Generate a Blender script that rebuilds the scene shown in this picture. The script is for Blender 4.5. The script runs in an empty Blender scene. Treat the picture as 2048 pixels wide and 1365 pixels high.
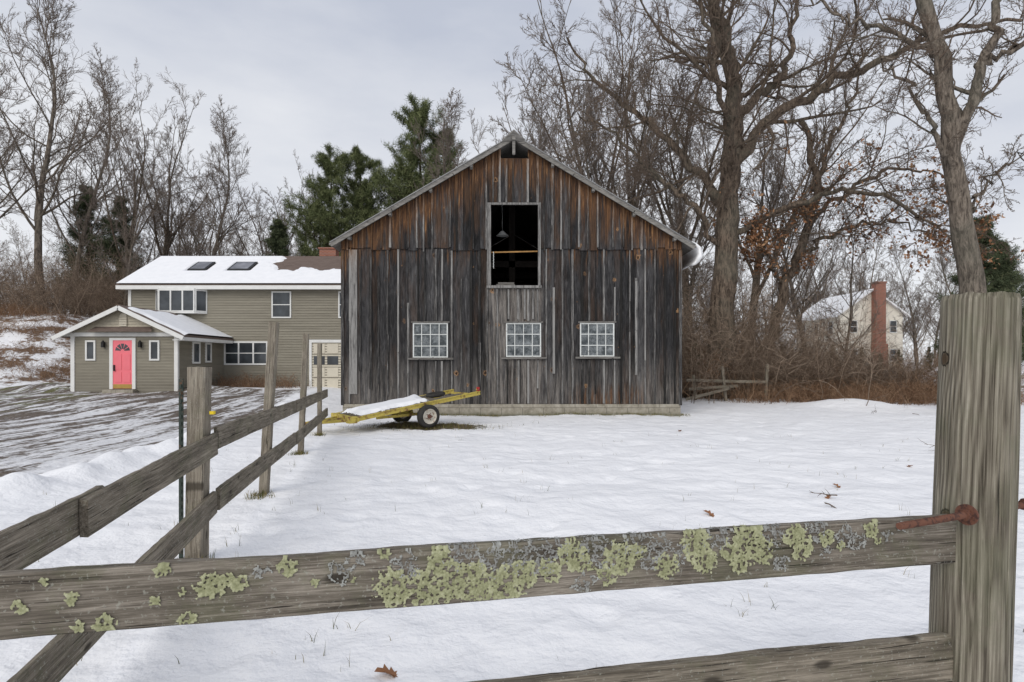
import bpy, math, random
import numpy as np
from mathutils import Vector, Matrix, noise as mn

random.seed(7)
scene = bpy.context.scene
col = scene.collection

# ------------------------------------------------------------------ nodes
class MT:
    def __init__(s, name, rough=0.85, spec=0.3, metal=0.0):
        s.m = bpy.data.materials.new(name); s.m.use_nodes = True
        s.t = s.m.node_tree; s.N = s.t.nodes; s.b = s.N['Principled BSDF']
        s.b.inputs['Roughness'].default_value = rough
        s.b.inputs['Metallic'].default_value = metal
        s.b.inputs['Specular IOR Level'].default_value = spec
    def put(s, sock, v):
        if isinstance(v, bpy.types.NodeSocket): s.t.links.new(v, sock)
        elif isinstance(v, (tuple, list)):
            v = tuple(v)
            if sock.type == 'RGBA' and len(v) == 3: v = v + (1,)
            sock.default_value = v
        else: sock.default_value = v
    def co(s, kind='Object'):
        return s.N.new('ShaderNodeTexCoord').outputs[kind]
    def mapg(s, vec, scale=(1,1,1), loc=(0,0,0), rot=(0,0,0)):
        n = s.N.new('ShaderNodeMapping'); s.put(n.inputs['Vector'], vec)
        n.inputs['Scale'].default_value = scale; s.put(n.inputs['Location'], loc); n.inputs['Rotation'].default_value = rot
        return n.outputs[0]
    def noise(s, vec, scale=5, detail=4, rough=0.55, dist=0.0):
        n = s.N.new('ShaderNodeTexNoise'); s.put(n.inputs['Vector'], vec)
        n.inputs['Scale'].default_value = scale; n.inputs['Detail'].default_value = detail
        n.inputs['Roughness'].default_value = rough; n.inputs['Distortion'].default_value = dist
        return n.outputs[0]
    def voro(s, vec, scale=5, outs=('Distance',), dims='3D'):
        n = s.N.new('ShaderNodeTexVoronoi'); n.voronoi_dimensions = dims; s.put(n.inputs['Vector'], vec)
        n.inputs['Scale'].default_value = scale
        return [n.outputs[o] for o in outs]
    def ramp(s, fac, stops):
        n = s.N.new('ShaderNodeValToRGB'); s.put(n.inputs[0], fac); e = n.color_ramp.elements
        while len(e) < len(stops): e.new(0.5)
        for i, (p, c) in enumerate(stops):
            e[i].position = p
            if not isinstance(c, (tuple, list)): c = (c, c, c)
            e[i].color = tuple(c) + (1,)
        return n.outputs[0]
    def mix(s, f, a, b, blend='MIX'):
        n = s.N.new('ShaderNodeMix'); n.data_type = 'RGBA'; n.blend_type = blend
        s.put(n.inputs[0], f); s.put(n.inputs[6], a); s.put(n.inputs[7], b)
        return n.outputs[2]
    def math(s, op, a, b=0.0, clamp=False):
        n = s.N.new('ShaderNodeMath'); n.operation = op; n.use_clamp = clamp
        s.put(n.inputs[0], a); s.put(n.inputs[1], b); return n.outputs[0]
    def sstep(s, v, a, b):
        n = s.N.new('ShaderNodeMapRange'); n.interpolation_type = 'SMOOTHSTEP'
        lo, hi, o0, o1 = (a, b, 0., 1.) if a < b else (b, a, 1., 0.)
        s.put(n.inputs['Value'], v); n.inputs['From Min'].default_value = lo; n.inputs['From Max'].default_value = hi
        n.inputs['To Min'].default_value = o0; n.inputs['To Max'].default_value = o1
        return n.outputs[0]
    def xyz(s, v):
        n = s.N.new('ShaderNodeSeparateXYZ'); s.put(n.inputs[0], v); return n.outputs
    def comb(s, x, y, z):
        n = s.N.new('ShaderNodeCombineXYZ'); s.put(n.inputs[0], x); s.put(n.inputs[1], y); s.put(n.inputs[2], z); return n.outputs[0]
    def attr(s, name):
        n = s.N.new('ShaderNodeAttribute'); n.attribute_name = name; return n.outputs
    def rnd(s): return s.N.new('ShaderNodeObjectInfo').outputs['Random']
    def bump(s, h, strength=0.5, dist=0.01):
        n = s.N.new('ShaderNodeBump'); s.put(n.inputs['Height'], h)
        n.inputs['Strength'].default_value = strength; n.inputs['Distance'].default_value = dist
        s.t.links.new(n.outputs[0], s.b.inputs['Normal'])
    def col(s, c): s.put(s.b.inputs['Base Color'], c)

def plain(name, c, rough=0.95):
    m = MT(name, rough, 0.1); m.col(c); return m.m
def simple(name, c, rough=0.8, var=0.25, scale=6, metal=0.0, spec=0.3, bump=0.0):
    m = MT(name, rough, spec, metal)
    n = m.noise(m.co(), scale, 5, 0.6)
    a = tuple(x*(1-var) for x in c); b = tuple(min(1, x*(1+var)) for x in c)
    m.col(m.ramp(n, [(0.3, a), (0.7, b)]))
    if bump: m.bump(n, bump, 0.02)
    return m.m

def aged_wood(name, dark, mid, light, green=0.2):
    """weathered timber, grain along local X"""
    m = MT(name, 0.9, 0.15)
    off = m.math('MULTIPLY', m.rnd(), 40.0)
    o = m.co()
    v = m.mapg(o, loc=m.comb(off, off, off))
    g = m.noise(m.mapg(v, (5, 230, 230)), 1.0, 5, 0.7, 0.2)
    g2 = m.noise(m.mapg(v, (2.0, 60, 60)), 1.0, 6, 0.7, 0.8)
    big = m.noise(m.mapg(v, (2.2, 9, 9)), 1.0, 5, 0.7, 0.6)
    f = m.math('ADD', m.math('MULTIPLY', g, 0.36), m.math('ADD', m.math('MULTIPLY', g2, 0.34), m.math('MULTIPLY', big, 0.30)))
    c = m.ramp(f, [(0.38, dark), (0.5, mid), (0.62, light)])
    crack = m.noise(m.mapg(v, (2.5, 120, 120), (7, 3, 1)), 1.0, 3, 0.5, 0.5)
    cm = m.ramp(crack, [(0.32, 1.0), (0.36, 0.0)])
    c = m.mix(m.math('MULTIPLY', cm, 0.85), c, tuple(x*0.3 for x in dark))
    gn = m.noise(v, 4.5, 6, 0.75)
    c = m.mix(m.math('MULTIPLY', m.ramp(gn, [(0.5, 0.0), (0.62, 1.0)]), green), c, (0.12, 0.135, 0.065))
    spk = m.noise(v, 90, 3, 0.6)
    c = m.mix(m.math('MULTIPLY', m.ramp(spk, [(0.60, 0.0), (0.68, 1.0)]), 0.5), c, (0.36, 0.36, 0.31))
    # occasional knots
    kv = m.mapg(v, (0.45, 1, 1))
    vd, vcol = m.voro(m.comb(m.xyz(kv)[0], m.xyz(kv)[2], 0.0), 6.5, ('Distance', 'Color'), '2D')
    pk = m.sstep(m.xyz(vcol)[0], 0.72, 0.74)
    kd = m.math('ADD', vd, m.math('MULTIPLY', m.math('SUBTRACT', g2, 0.5), 0.1))
    c = m.mix(m.math('MULTIPLY', m.math('MULTIPLY', m.sstep(kd, 0.13, 0.05), pk), 0.8), c, tuple(x*0.6 for x in dark))
    m.col(c)
    m.bump(m.math('SUBTRACT', m.math('MULTIPLY', f, 1.0), m.math('MULTIPLY', cm, 0.6)), 1.0, 0.006)
    return m.m

# ------------------------------------------------------------------ mesh builder
class MB:
    def __init__(s): s.v = []; s.f = []; s.mi = []; s.tone = []; s.M = None; s.t = 0.5
    def add(s, vs, fs, mi=0):
        b = len(s.v)
        for p in vs:
            p = Vector(p)
            if s.M is not None: p = s.M @ p
            s.v.append(tuple(p))
        for f in fs:
            s.f.append([b+i for i in f]); s.mi.append(mi); s.tone.append(s.t)
    def box(s, x0, x1, y0, y1, z0, z1, mi=0, zl=None):
        a, b = zl if zl else (z1, z1)
        s.add([(x0,y0,z0),(x1,y0,z0),(x1,y1,z0),(x0,y1,z0),(x0,y0,a),(x1,y0,b),(x1,y1,b),(x0,y1,a)],
              [(0,3,2,1),(4,5,6,7),(0,1,5,4),(1,2,6,5),(2,3,7,6),(3,0,4,7)], mi)
    def beam(s, p0, p1, w, h, mi=0):
        old = s.M
        F = frame(Vector(p0), Vector(p1)); L = (Vector(p1)-Vector(p0)).length
        s.M = (old @ F) if old is not None else F
        s.box(0, L, -w/2, w/2, -h/2, h/2, mi); s.M = old
    def cyl(s, p0, p1, r0, r1=None, n=16, mi=0, caps=True):
        r1 = r0 if r1 is None else r1
        F = frame(Vector(p0), Vector(p1)); L = (Vector(p1)-Vector(p0)).length
        vs = []
        for x, r in ((0, r0), (L, r1)):
            for i in range(n):
                a = 2*math.pi*i/n; vs.append(F @ Vector((x, r*math.cos(a), r*math.sin(a))))
        fs = [(i, (i+1) % n, n+(i+1) % n, n+i) for i in range(n)]
        if caps: fs += [tuple(range(n))[::-1], tuple(range(n, 2*n))]
        s.add(vs, fs, mi)
    def build(s, name, mats, parent=None, smooth=False, matrix=None):
        me = bpy.data.meshes.new(name); me.from_pydata(s.v, [], s.f); me.update()
        for m in mats: me.materials.append(m)
        me.polygons.foreach_set('material_index', s.mi)
        if smooth: me.polygons.foreach_set('use_smooth', [True]*len(s.f))
        at = me.attributes.new('tone', 'FLOAT', 'FACE'); at.data.foreach_set('value', s.tone)
        ob = bpy.data.objects.new(name, me); col.objects.link(ob)
        if parent: ob.parent = parent
        if matrix is not None: ob.matrix_world = matrix
        return ob

def frame(p0, p1, up=None):
    x = (p1-p0).normalized()
    up = Vector(up) if up else (Vector((0,0,1)) if abs(x.z) < 0.9 else Vector((0,1,0)))
    y = up.cross(x).normalized(); z = x.cross(y)
    M = Matrix.Identity(4)
    for i, a in enumerate((x, y, z)):
        for j in range(3): M[j][i] = a[j]
    M.translation = p0
    return M

def empty(name, loc=(0,0,0)):
    e = bpy.data.objects.new(name, None); col.objects.link(e); e.location = loc; e.empty_display_size = 0.3
    bpy.context.view_layer.update()
    return e

def fast_mesh(name, V, F, mats, smooth=True, tone=None, mi=None):
    me = bpy.data.meshes.new(name); m, k = F.shape
    me.vertices.add(len(V)); me.vertices.foreach_set('co', np.ascontiguousarray(V, dtype=np.float32).ravel())
    me.loops.add(m*k); me.loops.foreach_set('vertex_index', F.astype(np.int32).ravel())
    me.polygons.add(m); me.polygons.foreach_set('loop_start', np.arange(0, m*k, k, dtype=np.int32))
    try: me.polygons.foreach_set('loop_total', np.full(m, k, dtype=np.int32))
    except Exception: pass
    me.polygons.foreach_set('use_smooth', np.full(m, smooth, dtype=bool))
    for x in mats: me.materials.append(x)
    if mi is not None: me.polygons.foreach_set('material_index', mi.astype(np.int32))
    me.update(calc_edges=True)
    if tone is not None:
        at = me.attributes.new('tone', 'FLOAT', 'FACE'); at.data.foreach_set('value', tone.astype(np.float32))
    return me

def obj(name, me, parent=None, loc=(0,0,0), rz=0, sc=1):
    o = bpy.data.objects.new(name, me); col.objects.link(o)
    if parent: o.parent = parent
    o.location = loc; o.rotation_euler = (0, 0, rz)
    o.scale = (sc, sc, sc) if not isinstance(sc, tuple) else sc
    return o

def sm(a, b, t):
    t = min(1, max(0, (t-a)/(b-a))) if a < b else 1-min(1, max(0, (t-b)/(a-b)))
    return t*t*(3-2*t)

def gh(x, y):
    h = 0.3*sm(15, 22, y)*sm(-4, -9, x) + 1.0*sm(26, 50, y)*sm(-6, 2, x) + 0.5*sm(30, 50, y)*sm(2, -6, x)
    h += 4.2*sm(-19.5, -29, x)*sm(24, 37, y)
    return h

rsf = random.Random(99)
PR = {}
for (x0, y0, hd_, cnt) in ((5.5, 3.0, 2.2, 30), (3.0, 15, -1.2, 26), (8.5, 14, -2.6, 26), (-1.5, 6, 0.6, 22), (1.0, 11.5, 0.1, 20), (7.5, 7, 1.2, 20), (0.2, 2.6, 0.9, 16)):
    x, y, hd2 = x0, y0, hd_
    for i in range(cnt):
        hd2 += rsf.gauss(0, 0.3); x += 0.42*math.cos(hd2); y += 0.42*math.sin(hd2)
        s_ = 0.12*(1 if i % 2 else -1); px, py = x-math.sin(hd2)*s_, y+math.cos(hd2)*s_
        PR.setdefault((int(px//1), int(py//1)), []).append((px, py, rsf.uniform(0.08, 0.16), rsf.uniform(0.010, 0.030)))
def ground_z(x, y):
    h = gh(x, y)
    n = mn.noise(Vector((x*0.9, y*0.9, 0)))*0.045 + mn.noise(Vector((x*2.3, y*2.3, 5)))*0.028 + mn.noise(Vector((x*5, y*5, 8)))*0.010
    n += mn.noise(Vector((x*0.25, y*0.25, 9)))*0.06*sm(3, 10, abs(y))
    e = -6.1 - max(0, y-12)*0.22
    d = x-e-0.35
    bank = math.exp(-(d*d)/0.12)*0.13*(1+1.3*mn.noise(Vector((x*1.9, y*1.9, 2))))*sm(26, 18, y)
    dr = sm(0.0, -0.8, x-e)*sm(26, 23, y)
    n = n*(1-0.4*dr) - 0.07*dr
    if -6 < x < 13 and 0 < y < 17:
        ix, iy = int(x//1), int(y//1)
        for a_ in (-1, 0, 1):
            for b_ in (-1, 0, 1):
                for (px, py, r, dp) in PR.get((ix+a_, iy+b_), ()):
                    q = ((x-px)**2+(y-py)**2)/(r*r)
                    if q < 6: n += -dp*math.exp(-q)+dp*0.3*math.exp(-(q-2.2)**2)
    b2 = x-11.5; c2 = y-19.3
    mound = 0.28*math.exp(-(b2*b2)/2.2-(c2*c2)/0.8)
    b3 = x-18; mound += 0.25*math.exp(-(b3*b3)/9-((y-24)**2)/2)
    b4 = x+13.2; mound += 0.22*math.exp(-(b4*b4)/3.5-((y-24.6)**2)/0.9)
    b5 = x+20; mound += 0.35*math.exp(-(b5*b5)/5-((y-24.8)**2)/1.2)
    return h + n + bank + mound

# ------------------------------------------------------------------ materials
def M_ground():
    m = MT('snowy_ground', 0.75, 0.25)
    o = m.co(); X, Y, Z = m.xyz(o)
    n1 = m.noise(o, 0.9, 5, 0.6); n2 = m.noise(o, 6, 5, 0.65); n3 = m.noise(o, 40, 3, 0.6)
    snow = m.ramp(m.noise(o, 0.5, 3, 0.5), [(0.3, (0.89, 0.89, 0.90)), (0.7, (0.94, 0.938, 0.942))])
    edge = m.math('SUBTRACT', -6.15, m.math('MULTIPLY', m.math('MAXIMUM', m.math('SUBTRACT', Y, 12.0), 0.0), 0.22))
    a = m.math('ADD', m.math('SUBTRACT', edge, X), m.math('MULTIPLY', m.math('SUBTRACT', n2, 0.5), 2.2))
    dm = m.sstep(a, 0.0, 0.35)
    far = m.math('ADD', m.math('SUBTRACT', 25.2, Y), m.math('MULTIPLY', m.math('SUBTRACT', n1, 0.5), 3.0))
    dm = m.math('MULTIPLY', dm, m.sstep(far, 0.0, 0.6))
    st = m.mapg(o, (2.0, 0.30, 1), rot=(0, 0, 0.75))
    streak = m.noise(st, 1.0, 7, 0.72, 0.5)
    nearness = m.math('MULTIPLY', m.sstep(Y, 9.0, 19.0), 0.05)
    sv = m.math('ADD', m.math('ADD', m.math('MULTIPLY', streak, 0.85), m.math('MULTIPLY', n2, 0.3)), nearness)
    bare = m.ramp(sv, [(0.565, 0.0), (0.63, 1.0)])
    mud = m.ramp(m.noise(o, 9, 6, 0.75), [(0.3, (0.06, 0.045, 0.035)), (0.5, (0.13, 0.104, 0.082)), (0.7, (0.25, 0.21, 0.175))])
    gr = m.math('MULTIPLY', m.sstep(n1, 0.48, 0.54), m.sstep(X, -14.0, -17.0))
    mud = m.mix(m.math('MULTIPLY', gr, 0.8), mud, m.ramp(n3, [(0.3, (0.07, 0.08, 0.02)), (0.7, (0.2, 0.19, 0.07))]))
    slush = m.mix(m.math('MULTIPLY', dm, 0.5), snow, m.ramp(n2, [(0.35, (0.45, 0.44, 0.44)), (0.65, (0.84, 0.84, 0.86))]))
    c = m.mix(m.math('MULTIPLY', dm, bare), slush, mud)
    hill = m.math('MULTIPLY', m.sstep(X, -19.0, -23.0), m.sstep(Y, 25.0, 27.5))
    wood = m.math('MULTIPLY', m.sstep(Y, 19.5, 27.0), 0.55)
    wood = m.math('MULTIPLY', wood, m.sstep(X, 4.0, 7.0))
    lm = m.math('MAXIMUM', hill, wood)
    lv = m.math('ADD', m.math('MULTIPLY', n1, 0.6), m.math('ADD', m.math('MULTIPLY', n2, 0.4), m.math('MULTIPLY', lm, 0.10)))
    lit = m.math('MULTIPLY', m.ramp(lv, [(0.56, 0.0), (0.63, 1.0)]), m.sstep(lm, 0.05, 0.3))
    litter = m.ramp(m.noise(o, 14, 5, 0.8), [(0.3, (0.08, 0.05, 0.035)), (0.7, (0.30, 0.20, 0.13))])
    c = m.mix(lit, c, litter)
    dx = m.math('MULTIPLY', m.math('ADD', X, 1.95), 0.75); dy = m.math('MULTIPLY', m.math('SUBTRACT', Y, 13.5), 1.5)
    rr = m.math('SQRT', m.math('ADD', m.math('MULTIPLY', dx, dx), m.math('MULTIPLY', dy, dy)))
    rr = m.math('ADD', rr, m.math('MULTIPLY', m.math('SUBTRACT', n2, 0.5), 1.4))
    tp = m.sstep(rr, 1.05, 0.85)
    c = m.mix(tp, c, m.ramp(n3, [(0.3, (0.05, 0.04, 0.025)), (0.7, (0.17, 0.13, 0.08))]))
    fe = m.math('ADD', m.math('SUBTRACT', Y, 16.0), m.math('MULTIPLY', m.math('SUBTRACT', n2, 0.5), 0.8))
    fm = m.math('MULTIPLY', m.sstep(fe, 0.0, 0.12), m.math('MULTIPLY', m.sstep(Y, 17.0, 16.6), m.math('MULTIPLY', m.sstep(X, -5.2, -5.0), m.sstep(X, 5.0, 4.6))))
    c = m.mix(m.math('MULTIPLY', fm, 0.9), c, m.ramp(n3, [(0.3, (0.05, 0.045, 0.025)), (0.7, (0.16, 0.16, 0.07))]))
    m.col(c)
    h = m.math('ADD', m.math('MULTIPLY', m.noise(o, 2.6, 5, 0.55), 1.0), m.math('MULTIPLY', m.noise(o, 30, 3, 0.6), 0.07))
    h = m.math('SUBTRACT', h, m.math('MULTIPLY', m.math('MULTIPLY', dm, n2), 0.8))
    m.bump(h, 0.7, 0.12)
    return m.m

def M_snow():
    m = MT('snow', 0.7, 0.25); n = m.noise(m.co(), 3, 4, 0.55)
    m.col(m.ramp(n, [(0.3, (0.86, 0.865, 0.88)), (0.7, (0.92, 0.92, 0.93))])); m.bump(n, 0.4, 0.05); return m.m

def M_barn(gable=False):
    m = MT('barn_board' + ('_gable' if gable else ''), 0.92, 0.12)
    o = m.co(); X, Y, Z = m.xyz(o); t = m.attr('tone')['Fac']
    off = m.math('MULTIPLY', t, 57.0)
    v = m.comb(X, Y, m.math('ADD', Z, off))
    g = m.noise(m.mapg(v, (55, 55, 2.2)), 1.0, 7, 0.75, 0.3)
    b = m.noise(m.mapg(v, (7, 7, 1.3)), 1.0, 6, 0.75, 0.8)
    f = m.math('ADD', m.math('MULTIPLY', g, 0.48), m.math('ADD', m.math('MULTIPLY', b, 0.44), m.math('MULTIPLY', m.math('SUBTRACT', t, 0.5), 0.14)))
    c = m.ramp(f, [(0.36, (0.013, 0.013, 0.013)), (0.46, (0.034, 0.033, 0.034)), (0.56, (0.078, 0.076, 0.077)), (0.66, (0.20, 0.197, 0.195))])
    wm = m.noise(m.mapg(v, (3, 3, 0.5), (5, 5, 5)), 1.0, 4, 0.6)
    c = m.mix(m.ramp(wm, [(0.50, 0.0), (0.66, 0.9 if gable else 0.4)]), c, m.ramp(g, [(0.35, (0.026, 0.017, 0.012)), (0.65, (0.13, 0.078, 0.05))]))
    s1 = m.noise(m.mapg(v, (11, 11, 0.6)), 1.0, 6, 0.72, 0.3)
    low = m.sstep(Z, 2.1, 0.4)
    mid = m.math('MULTIPLY', m.sstep(X, -0.85, -0.65), m.sstep(X, 0.95, 0.75))
    mid = m.math('MULTIPLY', mid, m.sstep(Z, 3.7, 3.6))
    lw = m.math('MAXIMUM', m.math('MULTIPLY', low, 0.7), m.math('MULTIPLY', mid, 0.95))
    lw = m.math('MULTIPLY', lw, m.ramp(s1, [(0.40, 0.08), (0.57, 1.0)]))
    c = m.mix(lw, c, m.ramp(g, [(0.35, (0.06, 0.055, 0.05)), (0.65, (0.34, 0.31, 0.28))]))
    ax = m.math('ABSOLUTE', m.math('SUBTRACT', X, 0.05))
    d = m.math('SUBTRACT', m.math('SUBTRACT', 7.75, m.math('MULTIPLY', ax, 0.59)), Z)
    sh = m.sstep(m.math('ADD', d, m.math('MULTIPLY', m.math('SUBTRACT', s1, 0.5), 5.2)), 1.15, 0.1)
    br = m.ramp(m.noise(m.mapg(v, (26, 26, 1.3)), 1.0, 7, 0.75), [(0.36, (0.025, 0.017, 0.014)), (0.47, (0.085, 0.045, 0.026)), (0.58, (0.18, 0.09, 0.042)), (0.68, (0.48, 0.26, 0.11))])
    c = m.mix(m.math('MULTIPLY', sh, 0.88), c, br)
    s2 = m.noise(m.mapg(v, (16, 16, 0.8), (3, 1, 2)), 1.0, 5, 0.7)
    led = m.math('MULTIPLY', m.sstep(Z, 4.1, 4.72), m.ramp(s2, [(0.55, 0.0), (0.60, 0.9)]))
    led2 = m.math('MULTIPLY', m.math('MULTIPLY', m.sstep(Z, 1.0, 0.5), m.sstep(X, 1.4, 2.2)), m.ramp(s2, [(0.44, 0.0), (0.52, 0.8)]))
    led2 = m.math('MULTIPLY', led2, m.sstep(X, 4.0, 3.4))
    if not gable: c = m.mix(m.math('MAXIMUM', led, led2), c, br)
    # knots, irregular, some with pale resin halos
    for sc_, seed_, th_, r_, am in ((1.15, 3.0, 0.55, 1.0, 0.8), (2.4, 7.3, 0.70, 0.8, 0.5)):
        kv = m.comb(m.math('ADD', X, seed_), m.math('MULTIPLY', Z, 0.8), 0.0)
        vd, vcol = m.voro(kv, sc_, ('Distance', 'Color'), '2D')
        cc = m.xyz(vcol)
        kd = m.math('ADD', vd, m.math('MULTIPLY', m.math('SUBTRACT', m.noise(m.mapg(o, (1, 1, 0.7)), 14, 4, 0.7), 0.5), 0.22))
        kd = m.math('ADD', kd, m.math('MULTIPLY', cc[1], 0.03))
        pick = m.sstep(cc[0], th_, th_+0.02)
        halo = m.math('MULTIPLY', m.math('MULTIPLY', m.sstep(kd, 0.085*r_, 0.055*r_), pick), m.math('MULTIPLY', cc[2], am))
        c = m.mix(halo, c, (0.38, 0.22, 0.11))
        c = m.mix(m.math('MULTIPLY', m.sstep(kd, 0.048*r_, 0.03*r_), pick), c, (0.035, 0.022, 0.016))
    m.col(c); m.bump(f, 0.9, 0.015); return m.m

def M_batten():
    m = MT('barn_batten', 0.92, 0.12); o = m.co(); t = m.attr('tone')['Fac']
    X, Y, Z = m.xyz(o)
    v = m.comb(X, Y, m.math('ADD', Z, m.math('MULTIPLY', t, 37.0)))
    g = m.noise(m.mapg(v, (30, 30, 1.6)), 1.0, 7, 0.78)
    f = m.math('ADD', g, m.math('MULTIPLY', m.math('SUBTRACT', t, 0.5), 0.30))
    c = m.ramp(f, [(0.38, (0.022, 0.021, 0.02)), (0.5, (0.075, 0.072, 0.07)), (0.66, (0.28, 0.272, 0.26))])
    ax = m.math('ABSOLUTE', m.math('SUBTRACT', X, 0.05))
    d = m.math('SUBTRACT', m.math('SUBTRACT', 7.75, m.math('MULTIPLY', ax, 0.59)), Z)
    sh = m.sstep(m.math('ADD', d, m.math('MULTIPLY', m.math('SUBTRACT', g, 0.5), 4.0)), 1.0, 0.1)
    c = m.mix(m.math('MULTIPLY', sh, 0.8), c, m.ramp(g, [(0.38, (0.035, 0.02, 0.013)), (0.62, (0.34, 0.18, 0.085))]))
    m.col(c); m.bump(g, 0.5, 0.01); return m.m

def M_bark(name, a, b, sc=1.0):
    m = MT(name, 0.95, 0.1); o = m.co()
    n = m.noise(m.mapg(o, (11*sc, 11*sc, 2.6*sc)), 1.0, 5, 0.75, 0.5)
    c = m.ramp(n, [(0.38, a), (0.62, b)])
    c = m.mix(m.ramp(m.noise(o, 0.8, 2, 0.5), [(0.45, 0.0), (0.65, 0.35)]), c, (0.14, 0.14, 0.11))
    m.col(c); m.bump(n, 1.0, 0.08); return m.m

def M_brick():
    m = MT('brick', 0.9, 0.15); o = m.co(); X, Y, Z = m.xyz(o)
    n = m.N.new('ShaderNodeTexBrick'); m.put(n.inputs['Vector'], m.comb(m.math('ADD', X, Y), Z, 0.0))
    m.put(n.inputs['Color1'], (0.36, 0.13, 0.08)); m.put(n.inputs['Color2'], (0.27, 0.10, 0.065)); m.put(n.inputs['Mortar'], (0.3, 0.27, 0.24))
    n.inputs['Scale'].default_value = 1.0; n.inputs['Brick Width'].default_value = 0.22; n.inputs['Row Height'].default_value = 0.075
    n.inputs['Mortar Size'].default_value = 0.008
    m.col(n.outputs['Color']); return m.m

def M_concrete():
    m = MT('foundation_concrete', 0.9, 0.2); o = m.co(); X, Y, Z = m.xyz(o)
    n = m.noise(o, 5, 7, 0.7)
    c = m.ramp(n, [(0.3, (0.20, 0.18, 0.14)), (0.55, (0.36, 0.33, 0.27)), (0.75, (0.48, 0.455, 0.395))])
    br = m.N.new('ShaderNodeTexBrick'); m.put(br.inputs['Vector'], m.comb(X, Z, 0.0))
    br.inputs['Scale'].default_value = 1.0; br.inputs['Brick Width'].default_value = 0.6; br.inputs['Row Height'].default_value = 0.21; br.inputs['Mortar Size'].default_value = 0.01
    c = m.mix(m.math('MULTIPLY', br.outputs['Fac'], 0.6), c, (0.1, 0.09, 0.075))
    c = m.mix(m.math('MULTIPLY', m.sstep(Z, 0.12, -0.02), 0.5), c, (0.10, 0.11, 0.06))
    m.col(c); m.bump(n, 0.5, 0.02); return m.m

def M_shingle():
    m = MT('roof_shingle', 0.9, 0.2); o = m.co(); X, Y, Z = m.xyz(o)
    n = m.noise(m.mapg(o, (3, 10, 10)), 1.5, 6, 0.75)
    br = m.N.new('ShaderNodeTexBrick'); m.put(br.inputs['Vector'], m.comb(X, Z, 0.0))
    m.put(br.inputs['Color1'], (0.13, 0.095, 0.08)); m.put(br.inputs['Color2'], (0.19, 0.145, 0.12)); m.put(br.inputs['Mortar'], (0.06, 0.045, 0.04))
    br.inputs['Scale'].default_value = 1.0; br.inputs['Brick Width'].default_value = 0.3; br.inputs['Row Height'].default_value = 0.07; br.inputs['Mortar Size'].default_value = 0.004
    m.col(m.mix(0.5, br.outputs['Color'], m.ramp(n, [(0.3, (0.09, 0.07, 0.06)), (0.7, (0.24, 0.18, 0.15))])))
    return m.m

def M_siding():
    m = MT('taupe_siding', 0.7, 0.25); o = m.co(); X, Y, Z = m.xyz(o)
    row = m.math('FLOOR', m.math('DIVIDE', Z, 0.125))
    plank = m.noise(m.comb(m.math('MULTIPLY', m.math('ADD', X, Y), 0.35), m.math('MULTIPLY', row, 3.7), 0.0), 1.0, 2, 0.5)
    n = m.noise(m.mapg(o, (1, 1, 5)), 2.5, 5, 0.7)
    f = m.math('ADD', m.math('MULTIPLY', plank, 0.6), m.math('MULTIPLY', n, 0.4))
    c = m.ramp(f, [(0.35, (0.225, 0.205, 0.162)), (0.65, (0.30, 0.276, 0.22))])
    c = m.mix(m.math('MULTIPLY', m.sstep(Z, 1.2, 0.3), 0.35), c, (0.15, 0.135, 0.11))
    m.col(c); return m.m

def M_glass(name, c=(0.03, 0.035, 0.04), mot=None):
    m = MT(name, 0.12, 0.5)
    if mot: m.col(m.ramp(m.noise(m.co(), 6, 5, 0.75), [(0.4, c), (0.68, mot)]))
    else: m.col(m.ramp(m.noise(m.co(), 1.5, 2), [(0.4, c), (0.7, tuple(x*2.2 for x in c))]))
    return m.m

def M_peel(name, c, rustc, amt=0.5, sc=9):
    m = MT(name, 0.7, 0.35); o = m.co(); n = m.noise(o, sc, 7, 0.75); n2 = m.noise(o, sc*4, 3, 0.6)
    base = m.ramp(n2, [(0.3, tuple(x*0.75 for x in c)), (0.7, c)])
    r = m.ramp(n2, [(0.3, tuple(x*0.5 for x in rustc)), (0.7, rustc)])
    m.col(m.mix(m.ramp(n, [(amt, 0.0), (amt+0.06, 1.0)]), base, r)); m.bump(n, 0.4, 0.004); return m.m

def M_tone(name, stops, rough=0.9, bumpn=0, grain=0):
    m = MT(name, rough, 0.1); t = m.attr('tone')['Fac']
    if grain: t = m.math('ADD', m.math('MULTIPLY', t, 0.75), m.math('MULTIPLY', m.noise(m.co(), grain, 3, 0.7), 0.25))
    m.col(m.ramp(t, stops))
    if bumpn: m.bump(m.noise(m.co(), bumpn, 3, 0.7), 0.9, 0.003)
    return m.m

GROUND = M_ground(); SNOW = M_snow(); BARN = M_barn(); BARNG = M_barn(True); BATTEN = M_batten()
BARK = M_bark('bark', (0.045, 0.035, 0.028), (0.24, 0.185, 0.14))
BARK2 = M_bark('bark_grey', (0.06, 0.048, 0.04), (0.28, 0.235, 0.19))
TWIGP = plain('twigs', (0.15, 0.115, 0.09)); TWIGF = plain('far_twigs', (0.21, 0.175, 0.15))
BRUSHM = M_tone('brush_stems', [(0.0, (0.11, 0.08, 0.06)), (0.5, (0.25, 0.185, 0.135)), (1.0, (0.42, 0.33, 0.25))])
REDBR = M_tone('red_brown_stems', [(0.0, (0.11, 0.065, 0.04)), (0.5, (0.28, 0.165, 0.10)), (1.0, (0.45, 0.31, 0.20))])
PBARK = M_bark('pine_bark', (0.05, 0.035, 0.028), (0.13, 0.10, 0.08))
NEEDLE = M_tone('pine_needles', [(0.1, (0.045, 0.058, 0.026)), (0.45, (0.115, 0.138, 0.06)), (0.9, (0.22, 0.24, 0.115))])
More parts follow.
